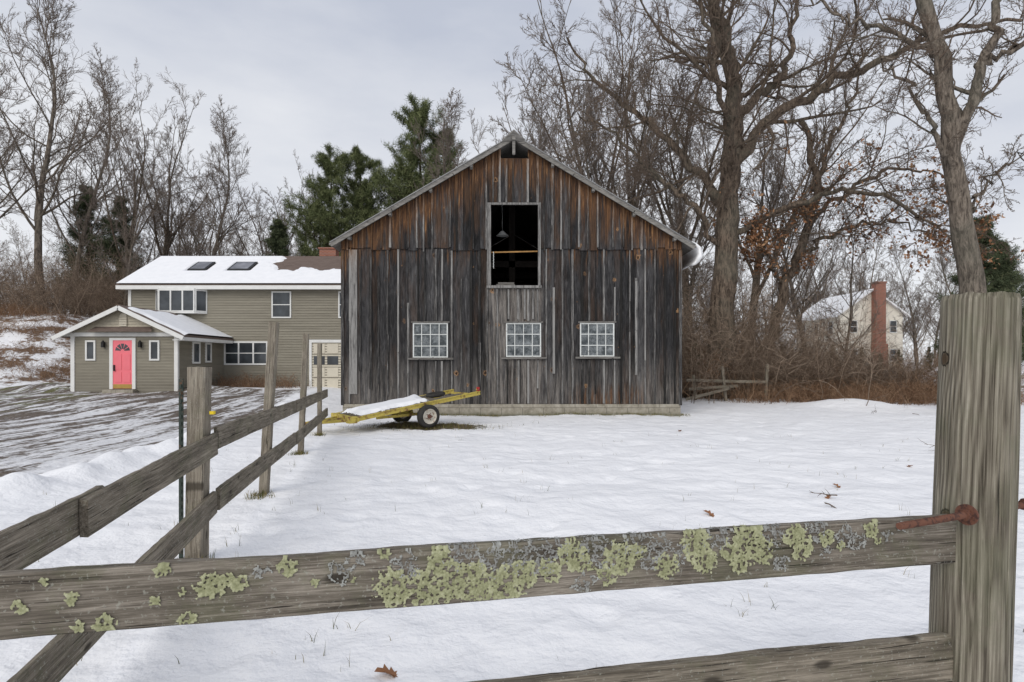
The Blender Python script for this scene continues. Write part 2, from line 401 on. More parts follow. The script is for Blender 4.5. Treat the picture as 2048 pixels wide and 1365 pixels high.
NEEDLED = M_tone('cedar_needles', [(0.1, (0.03, 0.042, 0.024)), (0.5, (0.08, 0.10, 0.055)), (0.9, (0.15, 0.165, 0.09))])
LEAF = M_tone('dead_leaves', [(0.1, (0.13, 0.065, 0.035)), (0.5, (0.30, 0.15, 0.08)), (0.9, (0.42, 0.25, 0.14))])
CONC = M_concrete(); BRICK = M_brick(); SHING = M_shingle()
WHITE = simple('white_trim_paint', (0.78, 0.78, 0.76), 0.5, 0.06, 3)
WHITEOLD = M_peel('old_white_paint', (0.76, 0.78, 0.76), (0.28, 0.26, 0.22), 0.58, 14)
SIDING = M_siding()
GSHING = simple('gable_shingles', (0.50, 0.455, 0.36), 0.8, 0.15, 12)
CREAM = simple('cream_door_paint', (0.66, 0.61, 0.50), 0.5, 0.06, 2)
PINK = simple('pink_door_paint', (0.92, 0.21, 0.25), 0.45, 0.05, 2)
BRASS = simple('brass', (0.5, 0.33, 0.1), 0.4, 0.1, 6, 0.6)
BLACKM = simple('black_metal', (0.02, 0.02, 0.02), 0.5)
GLASS = M_glass('window_glass', (0.035, 0.04, 0.045))
GLASSB = M_glass('barn_window_glass', (0.035, 0.045, 0.05), (0.24, 0.26, 0.27))
DARKW = simple('interior_wood', (0.02, 0.016, 0.014), 0.95, 0.3)
ROOFEDGE = aged_wood('rake_board', (0.09, 0.085, 0.08), (0.21, 0.20, 0.185), (0.38, 0.36, 0.34), 0.05)
SILLW = aged_wood('sill_wood', (0.06, 0.055, 0.05), (0.16, 0.15, 0.14), (0.3, 0.29, 0.27), 0.1)
RAILF = aged_wood('lichened_rail_wood', (0.04, 0.033, 0.027), (0.145, 0.125, 0.10), (0.34, 0.30, 0.25), 0.25)
RAILW = aged_wood('fence_rail_wood', (0.05, 0.041, 0.032), (0.165, 0.142, 0.11), (0.34, 0.295, 0.235), 0.22)
POSTW = aged_wood('fence_post_wood', (0.08, 0.067, 0.051), (0.22, 0.19, 0.15), (0.38, 0.34, 0.275), 0.2)
YELLOW = M_peel('worn_yellow_paint', (0.58, 0.46, 0.10), (0.24, 0.12, 0.06), 0.52, 7)
RUSTM = M_peel('rust', (0.17, 0.072, 0.045), (0.08, 0.038, 0.03), 0.5, 60)
TIRE = simple('tire_rubber', (0.035, 0.033, 0.03), 0.85, 0.3, 8)
RIM = M_peel('wheel_rim', (0.66, 0.62, 0.53), (0.25, 0.12, 0.06), 0.56, 12)
REDL = simple('red_lens', (0.35, 0.025, 0.02), 0.4)
GREENM = M_peel('green_post_paint', (0.04, 0.055, 0.045), (0.12, 0.07, 0.04), 0.54, 20)
YTAG = simple('yellow_tag', (0.75, 0.55, 0.02), 0.5, 0.1)
FARW = simple('cream_siding', (0.80, 0.75, 0.65), 0.7, 0.06, 1)
LICH = M_tone('lichen', [(0.05, (0.12, 0.125, 0.07)), (0.35, (0.29, 0.295, 0.165)), (0.6, (0.44, 0.445, 0.27)), (0.9, (0.60, 0.60, 0.41))], 0.95, 700, 260)
LICHG = M_tone('grey_lichen', [(0.05, (0.07, 0.06, 0.055)), (0.35, (0.22, 0.215, 0.20)), (0.6, (0.38, 0.385, 0.36)), (0.9, (0.54, 0.55, 0.52))], 0.95, 700, 320)
GRASS = M_tone('dry_grass', [(0.1, (0.06, 0.07, 0.02)), (0.5, (0.15, 0.14, 0.05)), (0.9, (0.3, 0.24, 0.12))])

# ------------------------------------------------------------------ ground
n = 680; a = 5.6
t = np.linspace(-1, 1, n)
xs = 320*np.sinh(a*t)/np.sinh(a)
t2 = np.linspace(-0.40, 1, n)
ys = 4.5+420*np.sinh(a*t2)/np.sinh(a)
V = np.zeros((n*n, 3)); k = 0
for y in ys:
    for x in xs:
        V[k] = (x, y, ground_z(float(x), float(y))); k += 1
I = np.arange(n*n).reshape(n, n)
F = np.stack([I[:-1, :-1], I[:-1, 1:], I[1:, 1:], I[1:, :-1]], -1).reshape(-1, 4)
obj('snowy_ground', fast_mesh('snowy_ground', V, F, [GROUND]))

# ------------------------------------------------------------------ barn
barn = empty('wooden_barn', (0, 16.26, 0))
def B(mb, name, mats, **k):
    return mb.build(name, mats, parent=barn, matrix=Matrix.Identity(4), **k)
YB = 16.26; XL, XR = -4.86, 4.83; YE = 28.0
def roof_z(x): return 7.89-(0.585 if x < 0.05 else 0.605)*abs(x-0.05)
HOLES = [(-0.60, 0.74, 3.69, 5.99), (-2.83, -1.83, 1.64, 2.63), (-0.17, 0.83, 1.66, 2.63), (1.94, 2.92, 1.67, 2.63)]
def strips(x0, x1, holes, z0, ztop):
    cuts = sorted({x0, x1} | {c for h in holes for c in h[:2] if x0 < c < x1})
    for a_, b_ in zip(cuts, cuts[1:]):
        segs = [(z0, None)]
        for h in sorted(holes, key=lambda q: q[2]):
            if h[0] < (a_+b_)/2 < h[1]:
                l = segs.pop()
                if h[2] > l[0]: segs.append((l[0], h[2]))
                segs.append((max(h[3], l[0]), None))
        for s_, e_ in segs: yield a_, b_, s_, e_
rs = random.Random(3)
low, up, bt = MB(), MB(), MB()
edges = [XL]
while edges[-1] < XR-0.35: edges.append(edges[-1]+rs.choice([0.19, 0.23, 0.25, 0.28, 0.30]))
edges.append(XR)
for a_, b_ in zip(edges, edges[1:]):
    low.t = rs.random(); dy = rs.uniform(-0.007, 0.007); bot = 0.30+rs.uniform(-0.02, 0.02)
    for p, q, s_, e_ in strips(a_+0.005, b_-0.005, HOLES, bot, 4.85):
        if e_ is None: e_ = 4.85
        if e_ > s_: low.box(p, q, YB+dy, YB+0.025+dy, s_, e_)
for e in edges[1:-1]:
    if rs.random() < 0.85:
        w = rs.uniform(0.018, 0.034); bt.t = rs.random(); ex = e+rs.uniform(-0.012, 0.012)
        hs = [(h[0]-0.09, h[1]+0.09, h[2]-0.09, h[3]+0.06) for h in HOLES]
        zt = 4.74 if rs.random() < 0.75 else rs.uniform(3.2, 4.4); zb = 0.33 if rs.random() < 0.75 else rs.uniform(0.5, 1.4)
        for p, q, s_, e_ in strips(ex-w, ex+w, hs, zb, zt):
            if e_ is None: e_ = zt
            if e_-s_ > 0.05:
                zz = s_
                while zz < e_-0.02:
                    z2 = e_ if rs.random() < 0.6 else min(e_, zz+rs.uniform(0.8, 2.2))
                    o_ = rs.uniform(-0.006, 0.006); bt.t = min(1, max(0, bt.t+rs.uniform(-.3, .3)))
                    bt.box(p+o_, q+o_, YB-0.034, YB-0.008, zz, z2-0.006); zz = z2
for ex in (-0.42, -0.1, 0.16, 0.36, 0.6):
    bt.t = rs.uniform(0.7, 1.0); bt.box(ex-0.025, ex+0.025, YB-0.036, YB-0.008, 2.74 if -0.2 < ex < 0.9 else 0.4, 3.6)
edges2 = [XL-0.02]
while edges2[-1] < XR-0.35: edges2.append(edges2[-1]+rs.choice([0.19, 0.23, 0.25, 0.28]))
edges2.append(XR+0.02)
for a_, b_ in zip(edges2, edges2[1:]):
    up.t = rs.random(); bot = 4.75+rs.uniform(-0.06, 0.035); dy = rs.uniform(-0.006, 0.006)
    for p, q, s_, e_ in strips(a_+0.004, b_-0.004, HOLES[:1], bot, 9):
        zl = (roof_z(p)-0.07, roof_z(q)-0.07) if e_ is None else (e_, e_)
        if -0.32 < (p+q)/2 < 0.46 and e_ is None: zl = (min(zl[0], 7.32), min(zl[1], 7.32))
        if min(zl) > s_+0.01: up.box(p, q, YB-0.045+dy, YB-0.015+dy, s_, 0, zl=zl)
for e in edges2[1:-1]:
    if rs.random() < 0.12: continue
    w = rs.uniform(0.018, 0.032); bt.t = rs.random(); bot = 4.72+rs.uniform(-0.06, 0.07)
    for p, q, s_, e_ in strips(e-w, e+w, [(-0.69, 0.83, 3.0, 6.06)], bot, 9):
        zl = (roof_z(p)-0.08, roof_z(q)-0.08) if e_ is None else (e_, e_)
        if -0.32 < e < 0.46: zl = (min(zl[0], 7.3), min(zl[1], 7.3))
        if min(zl) > s_+0.02: bt.box(p, q, YB-0.078, YB-0.052, s_, 0, zl=zl)
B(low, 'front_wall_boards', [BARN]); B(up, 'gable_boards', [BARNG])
tr = MB(); tr.t = 0.95
tr.box(XL+0.22, XL+0.44, YB-0.036, YB-0.009, 0.6, 4.72)
tr.t = 0.4; tr.box(XL-0.02, XL+0.06, YB-0.04, YB-0.01, 0.28, 4.7); tr.box(XR-0.07, XR+0.02, YB-0.04, YB-0.01, 0.28, 4.7)
tr.t = 0.8
tr.box(-0.70, -0.60, YB-0.085, YB-0.05, 3.66, 6.02); tr.box(0.74, 0.82, YB-0.085, YB-0.05, 3.66, 6.02)
tr.box(-0.70, 0.82, YB-0.088, YB-0.047, 5.99, 6.05); tr.t = 0.9; tr.box(-0.72, 0.84, YB-0.11, YB-0.02, 3.62, 3.69)
B(tr, 'trim_boards', [BATTEN]); B(bt, 'battens', [BATTEN])
bd = MB()
bd.box(XL, XL+0.05, YB+0.03, YE, 0.3, 4.92); bd.box(XR-0.05, XR, YB+0.03, YE, 0.3, 4.9)
for i in range(44):
    a_ = XL+i*(XR-XL)/44; b_ = a_+(XR-XL)/44; bd.t = rs.random()
    bd.box(a_, b_, YE, YE+0.04, 0.3, 0, zl=(roof_z(a_)-0.07, roof_z(b_)-0.07))
B(bd, 'side_and_back_walls', [BARN])
it = MB(); it.box(XL+0.05, XR-0.05, YB+0.1, YE, 0.3, 0.36); it.box(XL+0.05, XR-0.05, YB+0.12, YE, 3.45, 3.52)
for yy in (18.5, 21, 23.5, 26):
    it.box(-4.7, 4.7, yy, yy+0.18, 4.6, 4.8); it.box(-0.1, 0.1, yy, yy+0.15, 3.5, 7.6)
B(it, 'interior_floors_and_beams', [DARKW])
sm1 = MB(); sm1.beam((-0.6, YB+0.12, 4.67), (0.74, YB+0.12, 4.70), 0.04, 0.035)
B(sm1, 'loft_bar', [simple('bare_pine', (0.36, 0.20, 0.07), 0.8, 0.3, 8)])
sm2 = MB()
for i in range(3): sm2.box(-0.5+i*0.05, 0.1-i*0.02, YB+0.1, YB+0.5, 3.66+i*0.05, 3.705+i*0.05)
B(sm2, 'stacked_planks', [SILLW])
sm3 = MB(); sm3.cyl((-0.3, 17.6, 5.42), (-0.3, 17.6, 5.56), 0.19, 0.05, 20); sm3.cyl((-0.3, 17.6, 5.56), (-0.3, 17.6, 6.9), 0.005, 0.005, 6)
for i in range(12): sm3.cyl((-0.53, YB-0.02, 4.66-i*0.04), (-0.53+0.01*(i % 2), YB-0.02, 4.63-i*0.04), 0.012, 0.012, 6)
B(sm3, 'lamp_and_chain', [WHITEOLD])
fd = MB(); fd.box(XL+0.03, XR-0.02, YB-0.03, YE+0.03, -0.4, 0.31); fd.box(2.2, XR+0.02, YB-0.14, YB-0.031, -0.4, 0.05)
B(fd, 'concrete_foundation', [CONC])
rf = MB()
YF = YB-0.28
for sgn, xe in ((-1, -5.14), (1, 5.18)):
    ze = roof_z(xe)
    rf.add([(0.05, YF, 7.89), (xe, YF, ze), (xe, YE+0.3, ze), (0.05, YE+0.3, 7.89), (0.05, YF, 7.84), (xe, YF, ze-0.05), (xe, YE+0.3, ze-0.05), (0.05, YE+0.3, 7.84)],
           [(0,1,2,3),(4,7,6,5),(0,4,5,1),(1,5,6,2),(2,6,7,3)], 0)
B(rf, 'roof_deck', [ROOFEDGE])
rk = MB()
for xe in (-5.12, 5.16):
    for j in range(3):
        f0, f1 = j/3, (j+1)/3-0.004
        xa, xb = 0.05+(xe-0.05)*f0, 0.05+(xe-0.05)*f1
        o_ = rs.uniform(-0.006, 0.006)
        za, zb = roof_z(xa)-0.075+o_, roof_z(xb)-0.075+o_
        rk.beam((xa, YF+0.02, za), (xb, YF+0.02, zb), 0.03, 0.1, 0)
    rk.beam((0.05, YF+0.005, 7.905), (xe, YF+0.005, roof_z(xe)+0.012), 0.06, 0.022, 1)
for i in range(9):
    xx = -4.6+i*1.15
    if abs(xx) > 0.4: rk.box(xx-0.04, xx+0.04, YF+0.04, YB-0.05, roof_z(xx)-0.19, roof_z(xx)-0.09, 0)
rk.beam((0.05, YF-0.12, 7.80), (0.05, YB+0.5, 7.80), 0.10, 0.16, 0)
rk.box(0.01, 0.09, YF-0.05, YF+0.0, 7.33, 7.78, 0)
rk.add([(0.05, YF-0.22, 7.96), (-0.28, YF-0.02, 7.76), (-0.28, YF+0.5, 7.76), (0.05, YF+0.5, 7.96), (0.38, YF-0.02, 7.76), (0.38, YF+0.5, 7.76),
        (0.05, YF-0.22, 7.92), (-0.28, YF-0.02, 7.72), (0.38, YF-0.02, 7.72)],
       [(0,1,2,3),(0,3,5,4),(0,6,7,1),(0,4,8,6),(6,8,7)], 0)
B(rk, 'rake_boards_and_ridge_hood', [ROOFEDGE, simple('metal_drip_edge', (0.25, 0.25, 0.25), 0.5, 0.2, 4, 0.5)])
sn = MB()
for xe in (-5.0, 5.1):
    sn.add([(0.05, YF+0.3, 7.93), (xe, YF+0.3, roof_z(xe)+0.03), (xe, YE, roof_z(xe)+0.08), (0.05, YE, 7.97)], [(0,1,2,3)] if xe < 0 else [(3,2,1,0)])
prof = [(5.08, 4.92), (5.22, 4.88), (5.33, 4.78), (5.38, 4.62), (5.36, 4.47), (5.28, 4.33), (5.17, 4.27), (5.15, 4.32), (5.24, 4.42), (5.28, 4.58), (5.24, 4.72), (5.14, 4.80), (5.06, 4.83)]
NY = 14
vs = []
for j in range(NY):
    yy = 16.05+j*0.25
    for i, (px, pz) in enumerate(prof):
        k_ = 1+0.10*mn.noise(Vector((px*3, yy*1.5, pz*2)))
        vs.append((5.08+(px-5.08)*k_, yy+0.05*math.sin(i), 4.92+(pz-4.92)*k_*(1-0.02*j)))
P_ = len(prof)
fs = [(j*P_+i, j*P_+(i+1) % P_, (j+1)*P_+(i+1) % P_, (j+1)*P_+i) for j in range(NY-1) for i in range(P_)]
fs.append(tuple(range(P_))[::-1]); sn.add(vs, fs)
B(sn, 'roof_snow', [SNOW], smooth=True)
wf, wg, ws = MB(), MB(), MB()
for (x0, x1, z0, z1) in HOLES[1:]:
    y0, y1 = YB-0.03, YB+0.02
    f = 0.035
    wf.box(x0, x0+f, y0, y1, z0, z1); wf.box(x1-f, x1, y0, y1, z0, z1)
    wf.box(x0+f, x1-f, y0, y1, z0, z0+f); wf.box(x0+f, x1-f, y0, y1, z1-f, z1)
    for i in range(1, 4):
        xc = x0+(x1-x0)*i/4; wf.box(xc-0.011, xc+0.011, y0+0.006, y1, z0+f, z1-f)
    for i in range(1, 3):
        zc = z0+(z1-z0)*i/3
        for j in range(4):
            xa = x0+(x1-x0)*j/4+(0.011 if j else f); xb = x0+(x1-x0)*(j+1)/4-(0.011 if j < 3 else f)
            wf.box(xa, xb, y0+0.008, y1-0.002, zc-0.011, zc+0.011)
    for j in range(4):
        for i in range(3):
            xa = x0+(x1-x0)*j/4; xb = x0+(x1-x0)*(j+1)/4; za = z0+(z1-z0)*i/3; zb = z0+(z1-z0)*(i+1)/3
            tl = rs.uniform(-0.006, 0.006); tl2 = rs.uniform(-0.006, 0.006)
            wg.add([(xa, YB+tl, za), (xb, YB-tl, za), (xb, YB-tl+tl2, zb), (xa, YB+tl+tl2, zb)], [(0,1,2,3)])
    ws.box(x0-0.13, x1+0.16, YB-0.09, YB-0.036, z0-0.06, z0-0.005)
    ws.box(x0-0.05, x1+0.05, YB-0.06, YB-0.036, z1+0.005, z1+0.04)
B(wf, 'window_frames', [WHITEOLD]); B(wg, 'window_panes', [GLASSB]); B(ws, 'window_sills', [SILLW])

# ------------------------------------------------------------------ taupe house
house = empty('taupe_house', (-14, 27, 0))
def H(mb, name, mats, **k): return mb.build(name, mats, parent=house, matrix=Matrix.Identity(4), **k)
def siding(mb, M, L, z0, z1, step=0.125):
    mb.M = M; z = z0
    while z < z1-0.01:
        zt = min(z+step, z1)
        mb.add([(0, -0.030, z), (L, -0.030, z), (L, -0.004, zt), (0, -0.004, zt), (0, 0, z), (L, 0, z), (0, 0.02, zt), (L, 0.02, zt)], [(0,1,2,3), (0,4,5,1), (0,3,6,4), (1,5,7,2)])
        z = zt
    mb.box(0, L, 0.0, 0.06, z0, z1); mb.M = None
def wmat(x, y, ang=0): return Matrix.Translation((x, y, 0)) @ Matrix.Rotation(ang, 4, 'Z')
hw, hw2, ht, hg, hd = MB(), MB(), MB(), MB(), MB()
siding(hw, wmat(-18.4, 27.4), 12.4, 0.0, 5.15)
siding(hw, wmat(-18.4, 34.0, -math.pi/2), 6.6, 0.0, 5.15)
siding(hw, wmat(-6.0, 27.4, math.pi/2), 6.6, 0.0, 5.15)
siding(hw2, wmat(-18.23, 23.6), 4.35, 0.2, 2.62)
siding(hw2, wmat(-13.88, 23.6, math.pi/2), 3.8, 0.2, 2.62)
siding(hw2, wmat(-18.23, 27.4, -math.pi/2), 3.8, 0.2, 2.62)
for xx in (-18.4, -6.0):
    hw.add([(xx, 27.4, 5.15), (xx, 34.0, 5.15), (xx, 30.7, 7.1)], [(0,1,2)])
def win(M, x0, x1, z0, z1, cols=1, rows=1, fr=0.09, mb=ht, gl=hg, out=0.06, bars=None):
    mb.M = M; gl.M = M
    mb.box(x0, x0+fr, -out, 0.0, z0, z1); mb.box(x1-fr, x1, -out, 0.0, z0, z1)
    mb.box(x0+fr, x1-fr, -out, 0.0, z0, z0+fr); mb.box(x0+fr, x1-fr, -out, 0.0, z1-fr, z1)
    for i in range(1, cols):
        xc = x0+(x1-x0)*i/cols; mb.box(xc-0.035, xc+0.035, -out+0.005, 0, z0+fr, z1-fr)
    for i in range(1, rows):
        zc = z0+(z1-z0)*i/rows
        for j in range(cols):
            xa = x0+(x1-x0)*j/cols+(0.035 if j else fr); xb = x0+(x1-x0)*(j+1)/cols-(0.035 if j < cols-1 else fr)
            mb.box(xa, xb, -out+0.008, 0, zc-0.02, zc+0.02)
    gl.add([(x0+0.02, -0.034, z0+0.02), (x1-0.02, -0.034, z0+0.02), (x1-0.02, -0.034, z1-0.02), (x0+0.02, -0.034, z1-0.02)], [(0,1,2,3)])
    mb.M = None; gl.M = None
M0 = Matrix.Translation((0, 27.4, 0))
win(M0, -11.56, -10.62, 3.64, 4.92, 1, 2, 0.06)
win(M0, -8.35, -7.4, 3.64, 4.92, 1, 2, 0.06)
bx = [(-17.1, 27.4), (-16.75, 27.0), (-15.05, 27.0), (-14.7, 27.4)]
for i in range(3):
    p, q = Vector((*bx[i], 0)), Vector((*bx[i+1], 0)); L = (q-p).length; ang = math.atan2(q.y-p.y, q.x-p.x)
    win(wmat(p.x, p.y, ang), 0, L, 3.92, 4.96, 3 if i == 1 else 1, 1, 0.05)
    ht.M = wmat(p.x, p.y, ang); ht.box(0, L, -0.05, 0.03, 3.84, 3.919); ht.box(0, L, -0.05, 0.03, 4.961, 5.04); ht.M = None
ht.add([(*b, 3.84) for b in bx], [(3,2,1,0)])
win(M0, -13.85, -11.74, 1.38, 2.52, 3, 2, 0.08)
gd = MB(); gd.M = M0
gd.box(-9.62, -7.0, -0.02, 0.0, 0.15, 2.45)
for r_ in range(4):
    for c_ in range(4):
        xa = -9.6+c_*0.65; za = 0.18+r_*0.57
        if r_ != 2: gd.box(xa+0.06, xa+0.59, -0.04, -0.0202, za+0.06, za+0.51)
        else:
            hg.M = M0; hg.add([(xa+0.06, -0.03, za+0.08), (xa+0.59, -0.03, za+0.08), (xa+0.59, -0.03, za+0.49), (xa+0.06, -0.03, za+0.49)], [(0,1,2,3)]); hg.M = None
gd.M = None; H(gd, 'garage_door', [CREAM])
ht.M = M0; ht.box(-9.75, -9.63, -0.06, 0, 0.15, 2.6); ht.box(-9.63, -6.9, -0.06, 0, 2.46, 2.6)
ht.box(-18.46, -18.32, -0.05, 0.05, 0.1, 5.15)
ht.box(-18.8, -5.7, -0.42, -0.38, 4.98, 5.16); ht.box(-18.8, -5.7, -0.38, 0.0, 5.0, 5.04); ht.M = None
M1 = Matrix.Translation((0, 23.6, 0)); ht.M = M1
ht.box(-18.28, -18.12, -0.05, 0.05, 0.2, 2.6); ht.box(-13.99, -13.84, -0.05, 0.06, 0.2, 2.6)
ht.box(-18.7, -13.55, -0.09, 0.0, 2.58, 2.74)
ht.box(-16.66, -16.52, -0.07, 0, 0.4, 2.52); ht.box(-15.72, -15.58, -0.07, 0, 0.4, 2.52); ht.box(-16.52, -15.72, -0.07, 0, 2.42, 2.52)
ht.M = None
win(M1, -17.67, -17.25, 1.58, 2.42, 1, 1, 0.07); win(M1, -15.02, -14.6, 1.58, 2.42, 1, 1, 0.07)
M2 = wmat(-13.88, 23.6, math.pi/2)
win(M2, 1.05, 1.65, 1.45, 2.4, 1, 1, 0.08); win(M2, 2.1, 2.6, 1.5, 2.4, 1, 1, 0.08)
def wing_z(x): return 3.86-0.47*abs(x+16.06)
wr = MB()
for xe in (-18.75, -13.4):
    ze = wing_z(xe); zr = 3.86
    wr.add([(-16.06, 23.2, zr), (xe, 23.2, ze), (xe, 27.5, ze), (-16.06, 27.5, zr), (-16.06, 23.2, zr-0.06), (xe, 23.2, ze-0.06), (xe, 27.5, ze-0.06), (-16.06, 27.5, zr-0.06)],
           [(0,1,2,3),(4,7,6,5),(0,4,5,1),(1,5,6,2)])
    ht.beam((-16.06, 23.18, zr-0.12), (xe, 23.18, ze-0.12), 0.05, 0.17)
ht.box(-13.44, -13.39, 23.2, 27.3, wing_z(-13.4)-0.2, wing_z(-13.4)-0.065)
ht.box(-13.85, -13.44, 23.2, 27.3, wing_z(-13.4)-0.2, wing_z(-13.4)-0.17)
gm = MB(); gm.add([(-18.2, 23.55, 2.74), (-13.9, 23.55, 2.74), (-16.06, 23.55, 3.78)], [(0,1,2)])
for i in range(9):
    z = 2.76+i*0.11; hwid = (3.74-z)/0.47
    gm.t = 0.5; gm.add([(-16.06-hwid, 23.51, z), (-16.06+hwid, 23.51, z), (-16.06+hwid-0.1, 23.54, z+0.11), (-16.06-hwid+0.1, 23.54, z+0.11)], [(0,1,2,3)])
H(gm, 'gable_shingles', [GSHING])
pr = MB(); pr.add([(-17.4, 23.2, 2.76), (-14.7, 23.2, 2.76), (-14.9, 23.5, 2.98), (-17.2, 23.5, 2.98)], [(0,1,2,3)])
H(pr, 'pent_roof', [SHING])
vt = MB()
for i in range(6): vt.box(-16.2, -15.9, 23.46, 23.5, 3.0+i*0.07, 3.05+i*0.07)
vt.add([(-16.2+0.15-0.15*math.cos(a_*math.pi/8), 23.48, 3.42+0.12*math.sin(a_*math.pi/8)) for a_ in range(9)], [tuple(range(9))[::-1]])
H(vt, 'gable_vent', [CREAM])
dr = MB(); dr.M = M1
dr.box(-16.52, -15.72, -0.05, -0.002, 0.42, 2.42, 0)
for (xa, xb) in ((-16.44, -16.16), (-16.08, -15.80)):
    for (za, zb) in ((0.68, 1.1), (1.2, 1.85)):
        dr.box(xa, xb, -0.066, -0.0502, za, zb, 0)
dr.box(-16.5, -15.74, -0.062, -0.0503, 0.43, 0.60, 1)
for i in range(5):
    a0, a1 = math.pi*(i+0.1)/5, math.pi*(i+0.9)/5; cx, cz = -16.12, 1.98
    dr.add([(cx+0.08*math.cos(a0), -0.055, cz+0.08*math.sin(a0)), (cx+0.31*math.cos(a0), -0.055, cz+0.31*math.sin(a0)), (cx+0.31*math.cos(a1), -0.055, cz+0.31*math.sin(a1)), (cx+0.08*math.cos(a1), -0.055, cz+0.08*math.sin(a1))], [(0,3,2,1)], 2)
dr.box(-16.47, -16.42, -0.11, -0.0504, 1.15, 1.4, 3)
dr.box(-16.75, -15.5, -0.35, -0.06, 0.24, 0.38, 4); dr.M = None
H(dr, 'front_door', [PINK, BRASS, GLASS, BLACKM, CONC])
ln = MB()
for xx in (-16.88, -15.36):
    ln.box(xx-0.05, xx+0.05, 23.42, 23.54, 2.12, 2.32); ln.cyl((xx, 23.48, 2.32), (xx, 23.48, 2.42), 0.08, 0.01, 8)
H(ln, 'wall_lanterns', [BLACKM])
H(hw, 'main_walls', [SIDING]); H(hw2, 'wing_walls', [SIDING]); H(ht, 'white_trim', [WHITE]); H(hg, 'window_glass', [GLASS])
mr = MB()
S = (7.24-5.18)/3.7
mr.add([(-18.85, 27.0, 5.18), (-5.6, 27.0, 5.18), (-5.6, 30.7, 7.24), (-18.85, 30.7, 7.24), (-18.85, 34.4, 5.18), (-5.6, 34.4, 5.18),
        (-18.85, 27.0, 5.1), (-5.6, 27.0, 5.1), (-5.6, 30.7, 7.16), (-18.85, 30.7, 7.16), (-18.85, 34.4, 5.1), (-5.6, 34.4, 5.1)],
       [(0,1,2,3),(3,2,5,4),(6,9,8,7),(9,10,11,8),(0,6,7,1),(0,3,9,6),(3,4,10,9),(1,7,8,2)])
H(mr, 'main_roof', [SHING]); H(wr, 'wing_roof', [SHING])
def roof_snow(name, xa, xb, va, vb, pos, f, nx, nv):
    V_, F_ = [], []
    keep = {}
    for j in range(nv+1):
        for i in range(nx+1):
            u = xa+(xb-xa)*i/nx; v = va+(vb-va)*j/nv
            g = f(u, v)
            p = pos(u, v, -0.03+0.11*sm(0, 0.35, g) if g > 0 else -0.03)
            V_.append(p); keep[(i, j)] = g
    for j in range(nv):
        for i in range(nx):
            if max(keep[(i, j)], keep[(i+1, j)], keep[(i, j+1)], keep[(i+1, j+1)]) > 0:
                a_ = j*(nx+1)+i; F_.append((a_, a_+1, a_+nx+2, a_+nx+1))
    mb = MB(); mb.add(V_, F_); H(mb, name, [SNOW], smooth=True)
SK = [(-16.35, -15.45), (-14.35, -13.25)]
def fm(u, v):
    nn = mn.noise(Vector((u*1.1, v*1.6, 3)))*0.55+mn.noise(Vector((u*3.5, v*4, 1)))*0.25
    g1 = (-12.2+(1-v/3.7)*0.9-u)*0.7+nn*0.8
    g2 = (1.9-v)*0.9+nn*1.5
    g = max(g1, g2)
    for s0, s1 in SK:
        if s0-0.08 < u < s1+0.08 and 1.55 < v < 2.75: g = -1
    return min(g, (3.62-v)*3)
roof_snow('main_roof_snow', -18.8, -5.7, 0.0, 3.68, lambda u, v, h: (u, 27.0+v, 5.19+S*v+h), fm, 180, 56)
roof_snow('wing_roof_snow', 23.3, 27.4, 0.0, 2.6, lambda u, v, h: (-13.42-v, u, wing_z(-13.42-v)+0.01+h),
          lambda u, v: min(0.5, (u-23.35)*1.5, 2.5-v)+mn.noise(Vector((u*2, v*2, 7)))*0.25, 40, 26)
sk = MB()
for s0, s1 in SK:
    for mi, g_, lift in ((0, 0, 0.10), (1, 0.1, 0.115)):
        pts = [(s0+g_, 27.0+1.65+g_*0.7), (s1-g_, 27.0+1.65+g_*0.7), (s1-g_, 27.0+2.65-g_*0.7), (s0+g_, 27.0+2.65-g_*0.7)]
        top = [(x, y, 5.18+S*(y-27.0)+lift) for x, y in pts]; bot = [(x, y, 5.18+S*(y-27.0)) for x, y in pts]
        sk.add(top+bot, [(0,1,2,3),(0,4,5,1),(1,5,6,2),(2,6,7,3),(3,7,4,0)], mi)
H(sk, 'skylights', [BLACKM, M_glass('skylight_glass', (0.10, 0.10, 0.11))])
ch = MB(); ch.box(-10.6, -9.7, 31.3, 31.9, 6.2, 7.75); ch.box(-10.66, -9.64, 31.24, 31.96, 7.75, 7.83)
H(ch, 'chimney', [BRICK])

# ------------------------------------------------------------------ far cream house
fh = empty('cream_house', (29, 49, 1))
a1 = MB(); a1.box(26.5, 31.6, 46, 53, 0.5, 5.5)
a1.add([(26.5, 46, 5.5), (31.6, 46, 5.5), (29.05, 46, 7.3), (26.5, 53, 5.5), (31.6, 53, 5.5), (29.05, 53, 7.3)], [(0,1,2), (4,3,5)])
a2 = MB()
for xe in (26.1, 32.0):
    ze = 7.4-(2.95)*0.71
    a2.add([(29.05, 45.7, 7.45), (xe, 45.7, ze), (xe, 53.3, ze), (29.05, 53.3, 7.45), (29.05, 45.7, 7.3), (xe, 45.7, ze-0.15), (xe, 53.3, ze-0.15), (29.05, 53.3, 7.3)],
           [(0,1,2,3),(4,7,6,5),(0,4,5,1),(1,5,6,2)])
a3 = MB(); a4 = MB()
Mf = Matrix.Translation((0, 46, 0))
for x0 in (27.3, 30.5):
    for z0 in (1.6, 3.9): win(Mf, x0, x0+0.6, z0, z0+1.0, 1, 2, 0.05, a3, a4)
Ms = wmat(26.5, 53, -math.pi/2)
for x0 in (1.0, 3.2, 5.4):
    for z0 in (1.6, 3.9): win(Ms, x0, x0+0.7, z0, z0+1.0, 1, 2, 0.05, a3, a4)
